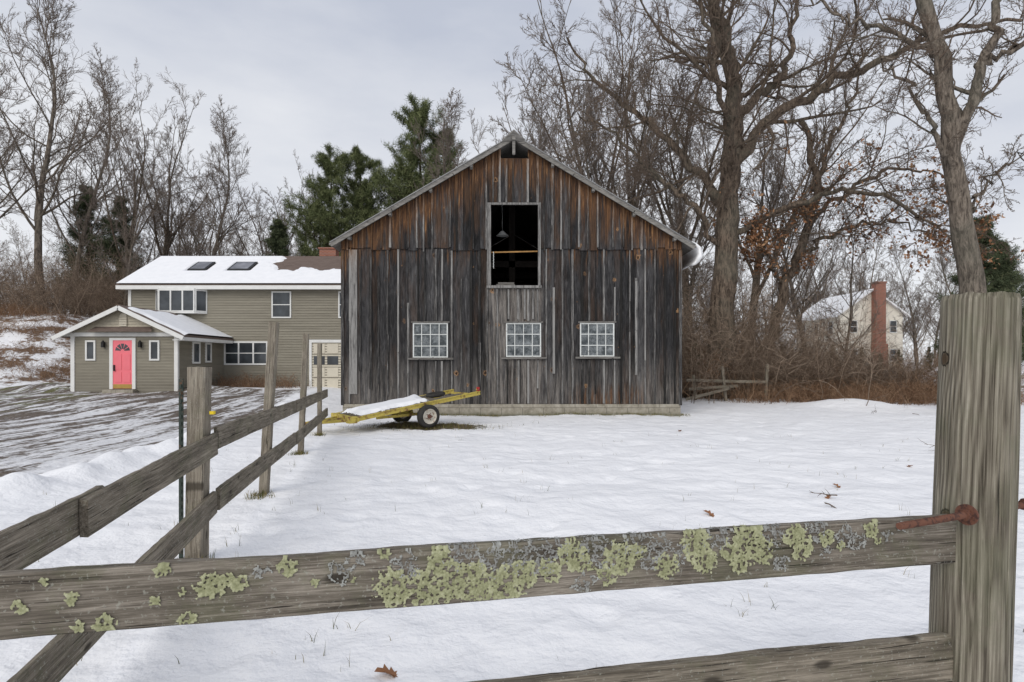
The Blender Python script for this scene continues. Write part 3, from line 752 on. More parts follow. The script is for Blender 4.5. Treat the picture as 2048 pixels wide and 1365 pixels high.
a5 = MB(); a5.box(29.0, 29.95, 45.3, 45.99, 0.5, 3.0); a5.box(29.05, 29.85, 45.4, 45.99, 3.0, 7.85); a5.box(29.0, 29.9, 45.35, 46.0, 7.85, 7.97)
for mb, nm, mt in ((a1, 'walls', FARW), (a2, 'snowy_roof', SNOW), (a3, 'window_trim', WHITE), (a4, 'window_glass', GLASS), (a5, 'brick_chimney', BRICK)):
    mb.build(nm, [mt], parent=fh, matrix=Matrix.Identity(4))

# ------------------------------------------------------------------ planks & posts
def plank_mesh(name, L, H_, T, mat, seed=0, warp=0.006, nx=None, ch=0.004):
    nx = nx or max(8, int(L/0.03)); sec = [(-T/2+ch, -H_/2), (-T/2, -H_/2+ch), (-T/2, -H_/6), (-T/2, H_/6), (-T/2, H_/2-ch), (-T/2+ch, H_/2), (T/2-ch, H_/2), (T/2, H_/2-ch), (T/2, -H_/2+ch), (T/2-ch, -H_/2)]
    V_, F_ = [], []
    ns = len(sec)
    for i in range(nx+1):
        x = L*i/nx
        wy = mn.noise(Vector((x*0.8, seed*3.1, 0)))*warp; wz = mn.noise(Vector((x*0.8, seed*3.1, 7)))*warp
        for k_, (y, z) in enumerate(sec):
            j = mn.noise(Vector((x*11, k_*3.3, seed)))*0.0035+mn.noise(Vector((x*2.2, k_*3.3, seed+9)))*0.004
            xx = x
            if i in (0, nx): xx += mn.noise(Vector((k_*2.1, seed, 4)))*0.008
            V_.append((xx, y+wy+(j if abs(z) > H_*0.3 else 0.3*j), z+wz+j*(1 if z > 0 else -1)))
    for i in range(nx):
        for k_ in range(ns):
            a_ = i*ns+k_; b_ = i*ns+(k_+1) % ns
            F_.append((a_, a_+ns, b_+ns, b_))
    F_.append(tuple(range(ns))); F_.append(tuple(range(nx*ns, nx*ns+ns))[::-1])
    me = bpy.data.meshes.new(name); me.from_pydata(V_, [], F_); me.materials.append(mat); me.update(); return me
def put_plank(name, p0, p1, H_, T, mat, parent, seed=0, **k):
    p0, p1 = Vector(p0), Vector(p1)
    o = bpy.data.objects.new(name, plank_mesh(name, (p1-p0).length, H_, T, mat, seed, **k)); col.objects.link(o)
    o.parent = parent; o.matrix_world = frame(p0, p1); return o
def log_mesh(name, L, r0, r1, mat, seed=0, nx=60, ns=56, crack=0.004):
    V_, F_ = [], []
    for i in range(nx+1):
        x = L*i/nx; r = r0+(r1-r0)*i/nx
        for k_ in range(ns):
            a_ = 2*math.pi*k_/ns
            c, s_ = math.cos(a_), math.sin(a_)
            q = mn.noise(Vector((c*1.2, s_*1.2, x*1.2+seed)))*0.006
            cr = mn.noise(Vector((c*7, s_*7, x*0.7+seed)))
            q -= crack*max(0, 1-abs(cr)*9)
            rr = r+q
            if i == nx: rr -= 0.004+0.004*abs(mn.noise(Vector((c*4, s_*4, seed))))
            xx = x+(mn.noise(Vector((c*3, s_*3, seed+4)))*0.01 if i == nx else 0)
            V_.append((xx, rr*c, rr*s_))
    for i in range(nx):
        for k_ in range(ns):
            a_ = i*ns+k_; b_ = i*ns+(k_+1) % ns
            F_.append((a_, b_, b_+ns, a_+ns))
    V_.append((L+0.004, 0, 0)); c_ = len(V_)-1
    for k_ in range(ns): F_.append((nx*ns+k_, nx*ns+(k_+1) % ns, c_))
    me = bpy.data.meshes.new(name); me.from_pydata(V_, [], F_); me.materials.append(mat)
    me.polygons.foreach_set('use_smooth', [True]*len(F_)); me.update(); return me

ff = empty('lichened_rail_fence', (0, 1.54, 0))
th = math.atan(0.1947); ct, st_ = math.cos(th), math.sin(th)
def fl(x): return 1.31+(x+1.18)*0.1947
RX0, RX1 = -1.66, 1.43
nrm = Vector((st_, -ct, 0))
p0 = Vector((RX0, fl(RX0), 0.935))-nrm*0.02; p1 = Vector((RX1, fl(RX1), 0.935))-nrm*0.02
rail = put_plank('top_rail', p0, p1, 0.150, 0.04, RAILF, ff, 1, nx=160, warp=0.003)
q0 = Vector((RX0, fl(RX0), 0.545))-nrm*0.02; q1 = Vector((RX1, fl(RX1), 0.545))-nrm*0.02
put_plank('bottom_rail', q0, q1, 0.165, 0.04, RAILW, ff, 2, nx=120)
gp = bpy.data.objects.new('round_post', log_mesh('round_post', 1.84, 0.113, 0.103, None, 3, nx=90, ns=240, crack=0.007)); col.objects.link(gp)
gp.parent = ff; gp.matrix_world = frame(Vector((1.482, 1.87, -0.12)), Vector((1.530, 1.86, 1.72)))
def M_post():
    m = MT('round_post_wood', 0.9, 0.15); o = m.co(); X, Y, Z = m.xyz(o)
    g = m.noise(m.mapg(o, (5, 300, 300)), 1.0, 5, 0.7, 0.1)
    g2 = m.noise(m.mapg(o, (1.2, 75, 75)), 1.0, 6, 0.72, 0.2)
    big = m.noise(m.mapg(o, (1.5, 14, 14)), 1.0, 4, 0.6)
    wob = m.noise(m.mapg(o, (0.8, 2.5, 2.5)), 1.0, 3, 0.45)
    ph = m.math('ADD', m.math('MULTIPLY', Z, 420.0), m.math('MULTIPLY', wob, 70.0))
    ring = m.math('ADD', m.math('MULTIPLY', m.math('SINE', ph), 0.5), 0.5)
    f = m.math('ADD', m.math('ADD', m.math('MULTIPLY', g, 0.34), m.math('MULTIPLY', g2, 0.32)), m.math('ADD', m.math('MULTIPLY', ring, 0.10), m.math('MULTIPLY', big, 0.20)))
    c = m.ramp(f, [(0.36, (0.055, 0.046, 0.035)), (0.46, (0.165, 0.145, 0.112)), (0.54, (0.26, 0.235, 0.185)), (0.64, (0.43, 0.395, 0.325))])
    crack = m.noise(m.mapg(o, (0.9, 60, 60), (4, 2, 1)), 1.0, 3, 0.5, 0.2)
    cm = m.ramp(crack, [(0.28, 1.0), (0.31, 0.0)])
    c = m.mix(cm, c, (0.02, 0.017, 0.014))
    for i, (x_, w_) in enumerate(((1.63, 0.012), (1.12, -0.015), (0.55, 0.03))):
        dx = m.math('MULTIPLY', m.math('SUBTRACT', X, x_), 0.75); dz = m.math('SUBTRACT', Z, w_)
        d = m.math('SQRT', m.math('ADD', m.math('MULTIPLY', dx, dx), m.math('MULTIPLY', dz, dz)))
        d2 = m.math('ADD', d, m.math('MULTIPLY', m.math('SUBTRACT', g2, 0.5), 0.02))
        c = m.mix(m.sstep(d2, 0.022, 0.009), c, (0.08, 0.056, 0.036))
        c = m.mix(m.sstep(m.math('ABSOLUTE', m.math('SUBTRACT', d2, 0.016)), 0.003, 0.001), c, (0.025, 0.02, 0.015))
    gn = m.noise(o, 6, 5, 0.75)
    c = m.mix(m.math('MULTIPLY', m.ramp(gn, [(0.48, 0.0), (0.62, 1.0)]), 0.28), c, (0.15, 0.16, 0.10))
    m.col(c); m.bump(m.math('SUBTRACT', f, cm), 1.0, 0.006); return m.m
gp.data.materials.clear(); gp.data.materials.append(M_post())
cp = bpy.data.objects.new('corner_post', log_mesh('corner_post', 1.5, 0.08, 0.075, POSTW, 8)); col.objects.link(cp)
cp.parent = ff; cp.matrix_world = frame(Vector((-1.74, 1.22, -0.1)), Vector((-1.74, 1.22, 1.4)))
rd = MB(); A = Vector((1.105, 1.625, 1.032)); Bv = Vector((1.80, 1.945, 1.022)); D = (Bv-A).normalized()
Lr = (Bv-A).length; nseg = 150
for i in range(nseg):
    a_ = A+D*(Lr*i/nseg); b_ = A+D*(Lr*(i+0.5)/nseg); c_ = A+D*(Lr*(i+1)/nseg)
    rd.cyl(a_, b_, 0.0085, 0.0108, 12, caps=(i == 0)); rd.cyl(b_, c_, 0.0108, 0.0085, 12, caps=False)
C = A+D*0.335; rd.cyl(C, C+D*0.006, 0.032, 0.032, 28); rd.cyl(C-D*0.016, C-D*0.0005, 0.019, 0.019, 6)
C2 = A+D*0.675; rd.cyl(C2, C2+D*0.022, 0.021, 0.021, 6)
rd.build('threaded_rod_washer_and_nut', [RUSTM], parent=ff, matrix=Matrix.Identity(4), smooth=False)
colonies = [(-0.30,.35,.055,0),(-0.23,.3,.055,0),(-0.19,.75,.042,0),(-0.155,.35,.055,0),(-0.09,.25,.05,0),(-0.02,.3,.055,0),(0.03,.45,.045,0),(-0.1,.55,.035,0),(-0.07,.05,.03,0),
 (.10,.5,.035,0),(.16,.72,.045,0),(.20,.55,.03,0),(.30,.6,.055,0),(.26,.3,.03,0),(.35,.72,.03,0),(.44,.4,.04,0),(.53,.8,.05,0),(.56,.45,.042,0),(.63,.6,.03,0),(.69,.75,.062,0),(.74,.55,.045,0),(.67,.35,.035,0),
 (.85,.78,.04,0),(.87,.5,.033,0),(.95,.75,.028,0),(1.0,.55,.016,0),(1.11,.85,.028,0),(1.13,.6,.014,0),
 (-.74,.62,.036,0),(-.70,.7,.02,0),(-.675,.62,.022,0),(-.565,.82,.026,0),(-.845,.93,.02,0),(-.86,.45,.014,0),(-.80,.55,.01,0),(-1.034,.58,.019,0),(-.965,.12,.028,0),(-1.02,.12,.016,0),(-.79,.1,.022,0),
 (-1.14,.5,.018,0),(-.50,.55,.013,0),(-.41,.55,.012,0),(-1.09,.85,.012,0),(-.33,.95,.02,0),
 (.02,.8,.05,1),(.07,.72,.05,1),(.11,.85,.04,1),(.22,.86,.05,1),(.26,.72,.04,1),(-.13,.92,.045,1),(-.28,.75,.035,1),(-.44,.72,.03,1),(-.40,.9,.025,1),(.36,.9,.04,1),(.42,.8,.035,1),(.6,.92,.04,1),(.78,.9,.04,1),(.92,.9,.035,1),(1.02,.75,.035,1),(1.06,.6,.025,1),(.48,.62,.03,1),(-.62,.8,.02,1),(1.16,.7,.02,1),(.2,.2,.03,1),(-.05,.72,.04,1),(.39,.55,.03,1),(.8,.3,.025,1),(.95,.45,.02,1),(1.22,.85,.02,1)]
def lichen(kind, name, mat, cell, res=0.0017):
    cs = [((cx-RX0)/ct, -0.075+0.15*v, r*(0.98 if kind == 0 else 1.1)) for cx, v, r, kd in colonies if kd == kind]
    CU = np.array([c[0] for c in cs]); CV = np.array([c[1] for c in cs]); CR = np.array([c[2] for c in cs])
    def field(u, v):
        d = np.hypot(u-CU, (v-CV)*1.05)/CR
        return 1-d.min()
    u0, u1 = CU.min()-0.08, CU.max()+0.08; nu = int((u1-u0)/res); v0, v1 = -0.071, 0.100; nv = int((v1-v0)/res)
    idx = -np.ones((nv+1, nu+1), int); V_, tn = [], []
    uu = u0+np.arange(nu+1)*res
    cache = {}
    for j in range(nv+1):
        v = v0+j*res
        near = np.zeros(nu+1, bool)
        for cu, cv, cr in cs:
            if abs(v-cv) < cr*1.4: near |= np.abs(uu-cu) < cr*1.4
        for i in np.nonzero(near)[0]:
            u = float(uu[i])
            wx = mn.noise(Vector((u*45, v*45, kind*9+1)))*0.004; wy = mn.noise(Vector((u*45, v*45, kind*9+5)))*0.004
            q = Vector(((u+wx)/cell, (v+wy)/cell, 3.3*kind))
            ds, ps = mn.voronoi(q)
            cpnt = ps[0]; cu, cv = cpnt[0]*cell, cpnt[1]*cell; key = (round(cu, 4), round(cv, 4))
            if key not in cache:
                e = field(cu, cv)+0.42*mn.noise(Vector((cu*42, cv*42, 2+kind)))+0.22*mn.noise(Vector((cu*130, cv*130, 4)))
                hole = mn.noise(Vector((cu*75, cv*75, 8))) < (-0.36 if kind == 0 else -0.16)
                cache[key] = (e, hole, mn.noise(Vector((cu*300, cv*300, 1))))
            e, hole, tv = cache[key]
            if e < 0.0 or hole or ds[0] > (0.82 if kind == 0 else 0.72): continue
            h = (0.0006+0.0026*max(0, 1-ds[0]**2*1.2))*(1.15-0.3*min(1, e*2))+0.0007*mn.noise(Vector((u*600, v*600, 0)))
            h += 0.0012 if kind == 0 else 0.0004
            if v <= 0.0735: p = (u, -0.0205-h, v)
            else: p = (u, -0.0205+(v-0.0735), 0.0765+h)
            idx[j, i] = len(V_); V_.append(p)
            tn.append(min(1, max(0, 0.52+0.30*(1-min(1, e*2.2))+0.30*tv-0.45*(ds[0])**2+0.32*mn.noise(Vector((u*500, v*500, 6))))))
    a_, b_, c_, d_ = idx[:-1, :-1], idx[:-1, 1:], idx[1:, 1:], idx[1:, :-1]
    ok = (a_ >= 0) & (b_ >= 0) & (c_ >= 0) & (d_ >= 0)
    F_ = np.stack([a_[ok], b_[ok], c_[ok], d_[ok]], -1); tn = np.array(tn)
    me = fast_mesh(name, np.array(V_), F_, [mat], True, tn[F_].mean(1))
    o = bpy.data.objects.new(name, me); col.objects.link(o); o.parent = ff; o.matrix_world = rail.matrix_world.copy()
lichen(0, 'green_lichen', LICH, 0.0066); lichen(1, 'grey_lichen', LICHG, 0.0048)

# left fence
lf = empty('paddock_fence', (-2.33, 4.21, 0))
def LX(y): return -1.42-0.216*y
def sqpost(name, base, top, w, mat, seed):
    o = bpy.data.objects.new(name, plank_mesh(name, (Vector(top)-Vector(base)).length, w, w*0.85, mat, seed, 0.008, ch=0.01)); col.objects.link(o)
    o.parent = lf; o.matrix_world = frame(Vector(base), Vector(top)) @ Matrix.Rotation(0.15, 4, 'X'); return o
sqpost('post_1', (-2.36, 4.25, -0.15), (-2.33, 4.25, 1.465), 0.145, POSTW, 1)
sqpost('post_2', (-2.88, 6.6, -0.15), (-2.76, 6.6, 1.97), 0.115, POSTW, 2)
sqpost('post_3', (-3.50, 9.4, -0.15), (-3.40, 9.4, 1.98), 0.10, POSTW, 3)
sqpost('post_4', (-4.03, 11.9, -0.15), (-4.02, 11.9, 1.90), 0.10, POSTW, 4)
OFF = 0.095
def LR(y, z, off): return (LX(y)+off, y, z)
W = 0.17
put_plank('rail_1', LR(1.2, 0.80, 0.04), LR(2.72, 0.825, 0.04), W, 0.035, RAILW, lf, 11)
put_plank('rail_2', LR(2.50, 0.815, 0.078), LR(4.33, 0.885, OFF), W, 0.035, RAILW, lf, 12)
put_plank('rail_3', LR(4.34, 0.925, 0.10), LR(8.0, 0.88, 0.10), W, 0.035, RAILW, lf, 13)
put_plank('rail_4', LR(8.01, 0.88, 0.11), LR(12.3, 0.84, 0.08), W, 0.035, RAILW, lf, 14)
put_plank('rail_5', LR(1.2, 0.22, 0.06), LR(4.33, 0.44, OFF), W, 0.035, RAILW, lf, 15)
put_plank('rail_6', LR(4.34, 0.46, 0.115), LR(8.0, 0.43, 0.10), W, 0.035, RAILW, lf, 16)
put_plank('rail_7', LR(8.01, 0.43, 0.11), LR(12.3, 0.43, 0.08), W, 0.035, RAILW, lf, 17)
tp = MB(); tp.box(-2.437, -2.405, 4.16, 4.166, -0.1, 1.38); tp.box(-2.424, -2.418, 4.166, 4.185, -0.1, 1.38)
for i in range(24): tp.box(-2.429, -2.413, 4.150, 4.1598, 0.05+i*0.055, 0.075+i*0.055)
tp.build('steel_t_post', [GREENM], parent=lf, matrix=Matrix.Identity(4))
tg = MB(); tg.box(-2.245, -2.215, 4.22, 4.25, 1.115, 1.138)
tg.build('insulator', [YTAG], parent=lf, matrix=Matrix.Identity(4))
bf = empty('broken_rail_fence', (9.5, 21.9, 0))
for i, (x, y, z0, x2, z1) in enumerate(((9.75, 21.9, -0.1, 9.82, 1.45), (8.35, 22.2, -0.1, 8.2, 1.35), (7.3, 22.6, -0.1, 7.2, 1.0))):
    put_plank('post_%d' % (i+1), (x, y, z0), (x2, y, z1), 0.12, 0.1, POSTW, bf, 30+i)
for i, (a_, b_) in enumerate((((6.9, 22.5, 0.8), (9.75, 21.8, 0.75)), ((7.0, 22.5, 0.45), (8.7, 21.9, 0.6)), ((6.6, 21.6, 0.1), (8.4, 22.0, 0.5)))):
    put_plank('rail_%d' % (i+1), a_, b_, 0.11, 0.04, POSTW, bf, 40+i)
rfn = empty('split_rail_fence', (22, 25, 0))
for i in range(4):
    x = 17.8+i*2.6; y = 23.7+i*0.2
    put_plank('post_%d' % (i+1), (x, y, 0), (x, y, 1.15), 0.13, 0.1, POSTW, rfn, 50+i)
    if i < 3:
        for j, z in enumerate((0.45, 0.9)):
            put_plank('rail_%d_%d' % (i, j), (x, y-0.07, z+0.05), (x+2.7, y+0.1, z), 0.11, 0.05, POSTW, rfn, 60+i*2+j)

# ------------------------------------------------------------------ flatbed trailer
trl = empty('flatbed_trailer', (-1.94, 13.1, 0))
TM = Matrix.Translation((-2.33, 13.62, 0)) @ Matrix.Rotation(math.atan2(0.6, 0.8), 4, 'Z')
def bz(x): return 0.535+x*0.148
fr_, wh, rm, dk, sw = MB(), MB(), MB(), MB(), MB()
for mb in (fr_, wh, rm, dk, sw): mb.M = TM
for y in (-0.62, 0.62):
    fr_.beam((-1.72, y, bz(-1.72)), (1.45, y, bz(1.45)), 0.05, 0.085)
    fr_.beam((-1.72, y, bz(-1.72)+0.045), (1.45, y, bz(1.45)+0.045), 0.09, 0.014)
for x in (-1.7, -1.1, -0.5, 0.1, 0.7, 1.3):
    fr_.beam((x, -0.6, bz(x)-0.01), (x, 0.6, bz(x)-0.01), 0.06, 0.05)
fr_.beam((-1.72, -0.75, bz(-1.72)+0.01), (-1.72, 0.75, bz(-1.72)+0.01), 0.08, 0.09)
fr_.beam((-1.7, -0.45, 0.26), (-2.45, 0, 0.2), 0.06, 0.06); fr_.beam((-1.7, 0.45, 0.26), (-2.45, 0, 0.2), 0.06, 0.06)
fr_.beam((-2.4, 0, 0.2), (-1.2, 0, 0.30), 0.07, 0.07); fr_.cyl((-2.45, 0, 0.22), (-2.62, 0, 0.19), 0.035, 0.045, 10)
fr_.cyl((-2.25, 0.1, 0.02), (-2.25, 0.1, 0.55), 0.025, 0.025, 10); fr_.beam((-1.1, -0.3, 0.26), (0.1, -0.3, 0.30), 0.05, 0.06); fr_.beam((-1.1, 0.3, 0.26), (0.1, 0.3, 0.30), 0.05, 0.06)
fr_.cyl((0, -0.66, 0.265), (0, 0.66, 0.265), 0.03, 0.03, 10)
fr_.beam((0, -0.3, 0.27), (0, -0.3, 0.5), 0.05, 0.05); fr_.beam((0, 0.3, 0.27), (0, 0.3, 0.5), 0.05, 0.05)
fr_.box(-1.9, -1.72, -0.75, -0.55, 0.22, 0.36); fr_.beam((1.38, -0.62, 0.74), (1.38, -0.62, 0.86), 0.04, 0.05)
def lathe(mb, prof, y_c, flip, n_=36, mi=0):
    vs = []
    for (yy, r) in prof:
        for i in range(n_):
            a_ = 2*math.pi*i/n_; vs.append((r*math.cos(a_), y_c+flip*yy, 0.265+r*math.sin(a_)))
    fs = [(j*n_+i, j*n_+(i+1) % n_, (j+1)*n_+(i+1) % n_, (j+1)*n_+i) for j in range(len(prof)-1) for i in range(n_)]
    mb.add(vs, fs, mi)
for y, fl_ in ((-0.68, -1), (0.68, 1)):
    lathe(wh, [(-0.08, 0.15), (-0.085, 0.20), (-0.075, 0.25), (-0.05, 0.268), (0.05, 0.268), (0.075, 0.25), (0.085, 0.20), (0.08, 0.165), (0.055, 0.16)], y, fl_)
    lathe(rm, [(0.078, 0.176), (0.09, 0.168), (0.075, 0.155), (0.035, 0.140), (0.028, 0.11), (0.045, 0.085), (0.05, 0.055), (0.05, 0.052)], y, fl_)
    lathe(rm, [(0.05, 0.054), (0.085, 0.045), (0.09, 0.03), (0.09, 0.001)], y, fl_, 20, 1)
    lathe(rm, [(-0.07, 0.155), (-0.03, 0.0)], y, fl_)
    for i in range(5):
        a_ = i*2*math.pi/5; c0 = (0.075*math.cos(a_), y+fl_*0.045, 0.265+0.075*math.sin(a_)); c1 = (c0[0], y+fl_*0.065, c0[2])
        rm.cyl(c0, c1, 0.011, 0.011, 6, 1)
for i in range(7):
    y = -0.54+i*0.18
    xe = (1.05 if i < 2 else 0.4) if i != 6 else 0.9
    dk.beam((-1.60, y, bz(-1.60)+0.035), (xe, y, bz(xe)+0.035), 0.15, 0.03)
nx_, ny_ = 60, 28
vs = []; fs = []; kp = []
for j in range(ny_+1):
    for i in range(nx_+1):
        x = -1.62+2.0*i/nx_; y = -0.57+1.14*j/ny_
        e = min((x+1.62)*2.2, (0.38-x)*1.2, (y+0.57)*2.5, (0.57-y)*2.5)-0.10+0.35*mn.noise(Vector((x*2.2, y*2.2, 4)))+0.12*mn.noise(Vector((x*7, y*7, 1)))
        g = 0.085*sm(0, 0.4, e)+0.02*mn.noise(Vector((x*2, y*2, 0)))*sm(0, 0.3, e)
        kp.append(e > -0.02); vs.append((x, y, bz(x)+0.048+g-(0.006 if e < 0 else 0)))
for j in range(ny_):
    for i in range(nx_):
        a_ = j*(nx_+1)+i; q = (a_, a_+1, a_+nx_+2, a_+nx_+1)
        if all(kp[z] for z in q): fs.append(q)
sw.add(vs, fs)
I4 = Matrix.Identity(4)
fr_.build('frame_and_drawbar', [YELLOW], parent=trl, matrix=I4)
wh.build('tires', [TIRE], parent=trl, matrix=I4, smooth=True)
rm.build('wheel_rims', [RIM, RUSTM], parent=trl, matrix=I4, smooth=True)
dk.build('deck_planks', [RAILW], parent=trl, matrix=I4); sw.build('deck_snow', [SNOW], parent=trl, matrix=I4, smooth=True)
sp = MB(); sp.M = TM @ Matrix.Translation((0.62, 0.1, bz(0.62)+0.10)) @ Matrix.Rotation(-0.147, 4, 'Y')
pr_ = [(-0.035, 0.16), (-0.045, 0.22), (0, 0.25), (0.045, 0.22), (0.035, 0.16), (-0.035, 0.16)]
vs = [(r*math.cos(2*math.pi*i/28), r*math.sin(2*math.pi*i/28), zz-0.02) for zz, r in pr_ for i in range(28)]
sp.add(vs, [(j*28+i, j*28+(i+1) % 28, (j+1)*28+(i+1) % 28, (j+1)*28+i) for j in range(5) for i in range(28)])
sp.build('spare_tire', [TIRE], parent=trl, matrix=I4, smooth=True)
rl = MB(); rl.M = TM; rl.box(1.36, 1.42, -0.67, -0.62, 0.84, 0.90); rl.box(1.36, 1.44, -0.65, -0.6, 0.80, 0.825)
rl.build('tail_lamp', [REDL], parent=trl, matrix=I4)

# ------------------------------------------------------------------ trees
def nrmz(a_): return a_/np.maximum(np.linalg.norm(a_, axis=-1, keepdims=True), 1e-9)
def polyl(rng, p, d, L, r, n_, wob, trop, taper=0.3):
    Bn = len(p); P = np.zeros((Bn, n_, 3)); P[:, 0] = p; dd = nrmz(d); step = (L/(n_-1))[:, None]
    for i in range(1, n_):
        dd = nrmz(dd+rng.normal(0, wob, (Bn, 3))+np.array([0, 0, trop])); P[:, i] = P[:, i-1]+dd*step
    return P, r[:, None]*np.linspace(1, taper, n_)[None]
def kids(rng, P, R, L, k, t0, t1, ang, sd, lr, rr, rmin=0.005, fall=0.5):
    Bn, n_, _ = P.shape
    t_ = t0+(t1-t0)*(np.arange(k)[None]+rng.random((Bn, k)))/k
    f = t_*(n_-1); i = np.clip(f.astype(int), 0, n_-2); fr = (f-i)[..., None]; b = np.arange(Bn)[:, None]
    pos = P[b, i]*(1-fr)+P[b, i+1]*fr; tan = nrmz(P[b, i+1]-P[b, i]); rad = R[b, i]*(1-fr[..., 0])+R[b, i+1]*fr[..., 0]
    perp = nrmz(np.cross(tan, rng.normal(0, 1, tan.shape))); a_ = rng.normal(ang, sd, (Bn, k))[..., None]
    d = tan*np.cos(a_)+perp*np.sin(a_)
    Lc = L[:, None]*lr*(1-fall*t_)*rng.uniform(0.55, 1.3, (Bn, k)); rc = np.maximum(rad*rr, rmin)
    return pos.reshape(-1, 3), d.reshape(-1, 3), Lc.ravel(), rc.ravel()
class Tubes:
    def __init__(s): s.V = []; s.F = []; s.mi = []; s.tn = []; s.n = 0
    def add(s, P, R, ns, rng, mi=0):
        Bn, n_, _ = P.shape
        T = np.zeros_like(P); T[:, 1:-1] = P[:, 2:]-P[:, :-2]; T[:, 0] = P[:, 1]-P[:, 0]; T[:, -1] = P[:, -1]-P[:, -2]; T = nrmz(T)
        mt_ = nrmz(T.mean(1)); ref = np.where(np.abs(mt_[:, 2:3]) > 0.7, np.array([[1., 0, 0]]), np.array([[0, 0, 1.]]))[:, None]
        U = nrmz(np.cross(T, np.broadcast_to(ref, T.shape))); W_ = np.cross(T, U)
        an = np.arange(ns)*2*np.pi/ns
        ring = P[:, :, None]+R[:, :, None, None]*(U[:, :, None]*np.cos(an)[None, None, :, None]+W_[:, :, None]*np.sin(an)[None, None, :, None])
        I_ = (np.arange(Bn*n_*ns).reshape(Bn, n_, ns))+s.n; J = np.roll(I_, -1, 2)
        F_ = np.stack([I_[:, :-1], J[:, :-1], J[:, 1:], I_[:, 1:]], -1).reshape(-1, 4)
        s.F.append(F_); s.V.append(ring.reshape(-1, 3)); s.n += Bn*n_*ns
        s.mi.append(np.full(len(F_), mi)); s.tn.append(np.repeat(rng.random(Bn), (n_-1)*ns))
    def mesh(s, name, mats): return fast_mesh(name, np.concatenate(s.V), np.concatenate(s.F), mats, True, np.concatenate(s.tn), np.concatenate(s.mi) if len(mats) > 1 else None)
def catmull(pts, n_):
    pts = np.array(pts, float); P = np.vstack([2*pts[0]-pts[1], pts, 2*pts[-1]-pts[-2]]); out = []
    m_ = len(pts)-1
    for u in np.linspace(0, m_-1e-6, n_):
        i = int(u); t_ = u-i; a_, b_, c_, d_ = P[i:i+4]
        out.append(0.5*(2*b_+(-a_+c_)*t_+(2*a_-5*b_+4*c_-d_)*t_**2+(-a_+3*b_-3*c_+d_)*t_**3))
    return np.array(out)
def spread(rng, tb, P, R, L, spec, m0=1):
    for li, lv in enumerate(spec):
        p, d, l, r = kids(rng, P, R, L, lv['k'], lv.get('t0', 0.15), 1.0, lv['a'], 0.25, lv['lr'], lv['rr'], lv.get('rmin', 0.006), lv.get('fall', 0.5))
        P, R = polyl(rng, p, d, l, r, lv['n'], lv['w'], lv['tr']); L = l
        tb.add(P, R, lv['s'], rng, 1 if li >= m0 else 0)
    return P
def leaf_cloud(rng, pts, size, jit):
    c = pts+rng.normal(0, jit, pts.shape); u = nrmz(rng.normal(0, 1, c.shape)); v = nrmz(np.cross(u, rng.normal(0, 1, c.shape)))
    sz = (size*rng.uniform(0.5, 1.3, len(c)))[:, None]
    q = np.stack([c-u*sz, c-v*sz*0.55, c+u*sz, c+v*sz*0.55], 1)
    return q.reshape(-1, 3), np.arange(len(c)*4).reshape(-1, 4)
def skeleton_tree(name, seed, limbs, spec, bark, leaves=None, n_=26):
    rng = np.random.default_rng(seed); tb = Tubes(); ex = []
    for pts, r0, r1 in limbs:
        P = catmull(pts, n_)[None]; P[0, 2:] += rng.normal(0, 0.07, (n_-2, 3))*(0.6 if r0 > 0.35 else 1.3); R = np.linspace(r0, r1, n_)[None]*rng.uniform(0.94, 1.06, (1, n_))
        if r0 > 0.4: R[0, :3] *= np.array([1.35, 1.12, 1.02])
        tb.add(P, R, 14, rng, 0); ex.append((P, R))
    last = []
    for (P, R), (pts, r0, r1) in zip(ex, limbs):
        L = np.array([np.linalg.norm(np.diff(P[0], axis=0), axis=1).sum()])
        sp_ = [dict(x) for x in spec]
        if pts[0][2] < 0.6:
            sp_[0]['t0'] = 0.5; sp_[0]['k'] = 6; sp_[0]['lr'] *= 0.5
        last.append(spread(rng, tb, P, R, L, sp_))
    root = empty(name, limbs[0][0][0])
    o = obj('trunk_and_branches', tb.mesh(name, [bark, TWIGP])); o.parent = root; o.matrix_world = Matrix.Identity(4)
    if leaves:
        pts = np.concatenate([l.reshape(-1, 3) for l in last]); w = leaves(pts); keep = rng.random(len(pts)) < w
        V_, F_ = leaf_cloud(rng, pts[keep], 0.085, 0.16)
        o = obj('dead_leaves', fast_mesh('dead_leaves', V_, F_, [LEAF], False, rng.random(len(F_)))); o.parent = root; o.matrix_world = Matrix.Identity(4)
    return root
SPEC = [dict(k=15, a=0.85, lr=0.40, rr=0.42, n=10, w=0.17, tr=0.05, s=6, t0=0.10, rmin=0.02),
        dict(k=10, a=0.75, lr=0.5, rr=0.52, n=8, w=0.20, tr=0.03, s=4, rmin=0.011),
        dict(k=8, a=0.7, lr=0.5, rr=0.6, n=6, w=0.22, tr=0.02, s=3, rmin=0.008),
        dict(k=5, a=0.7, lr=0.6, rr=0.7, n=4, w=0.22, tr=0.02, s=3, rmin=0.0065)]
D3 = 24.0
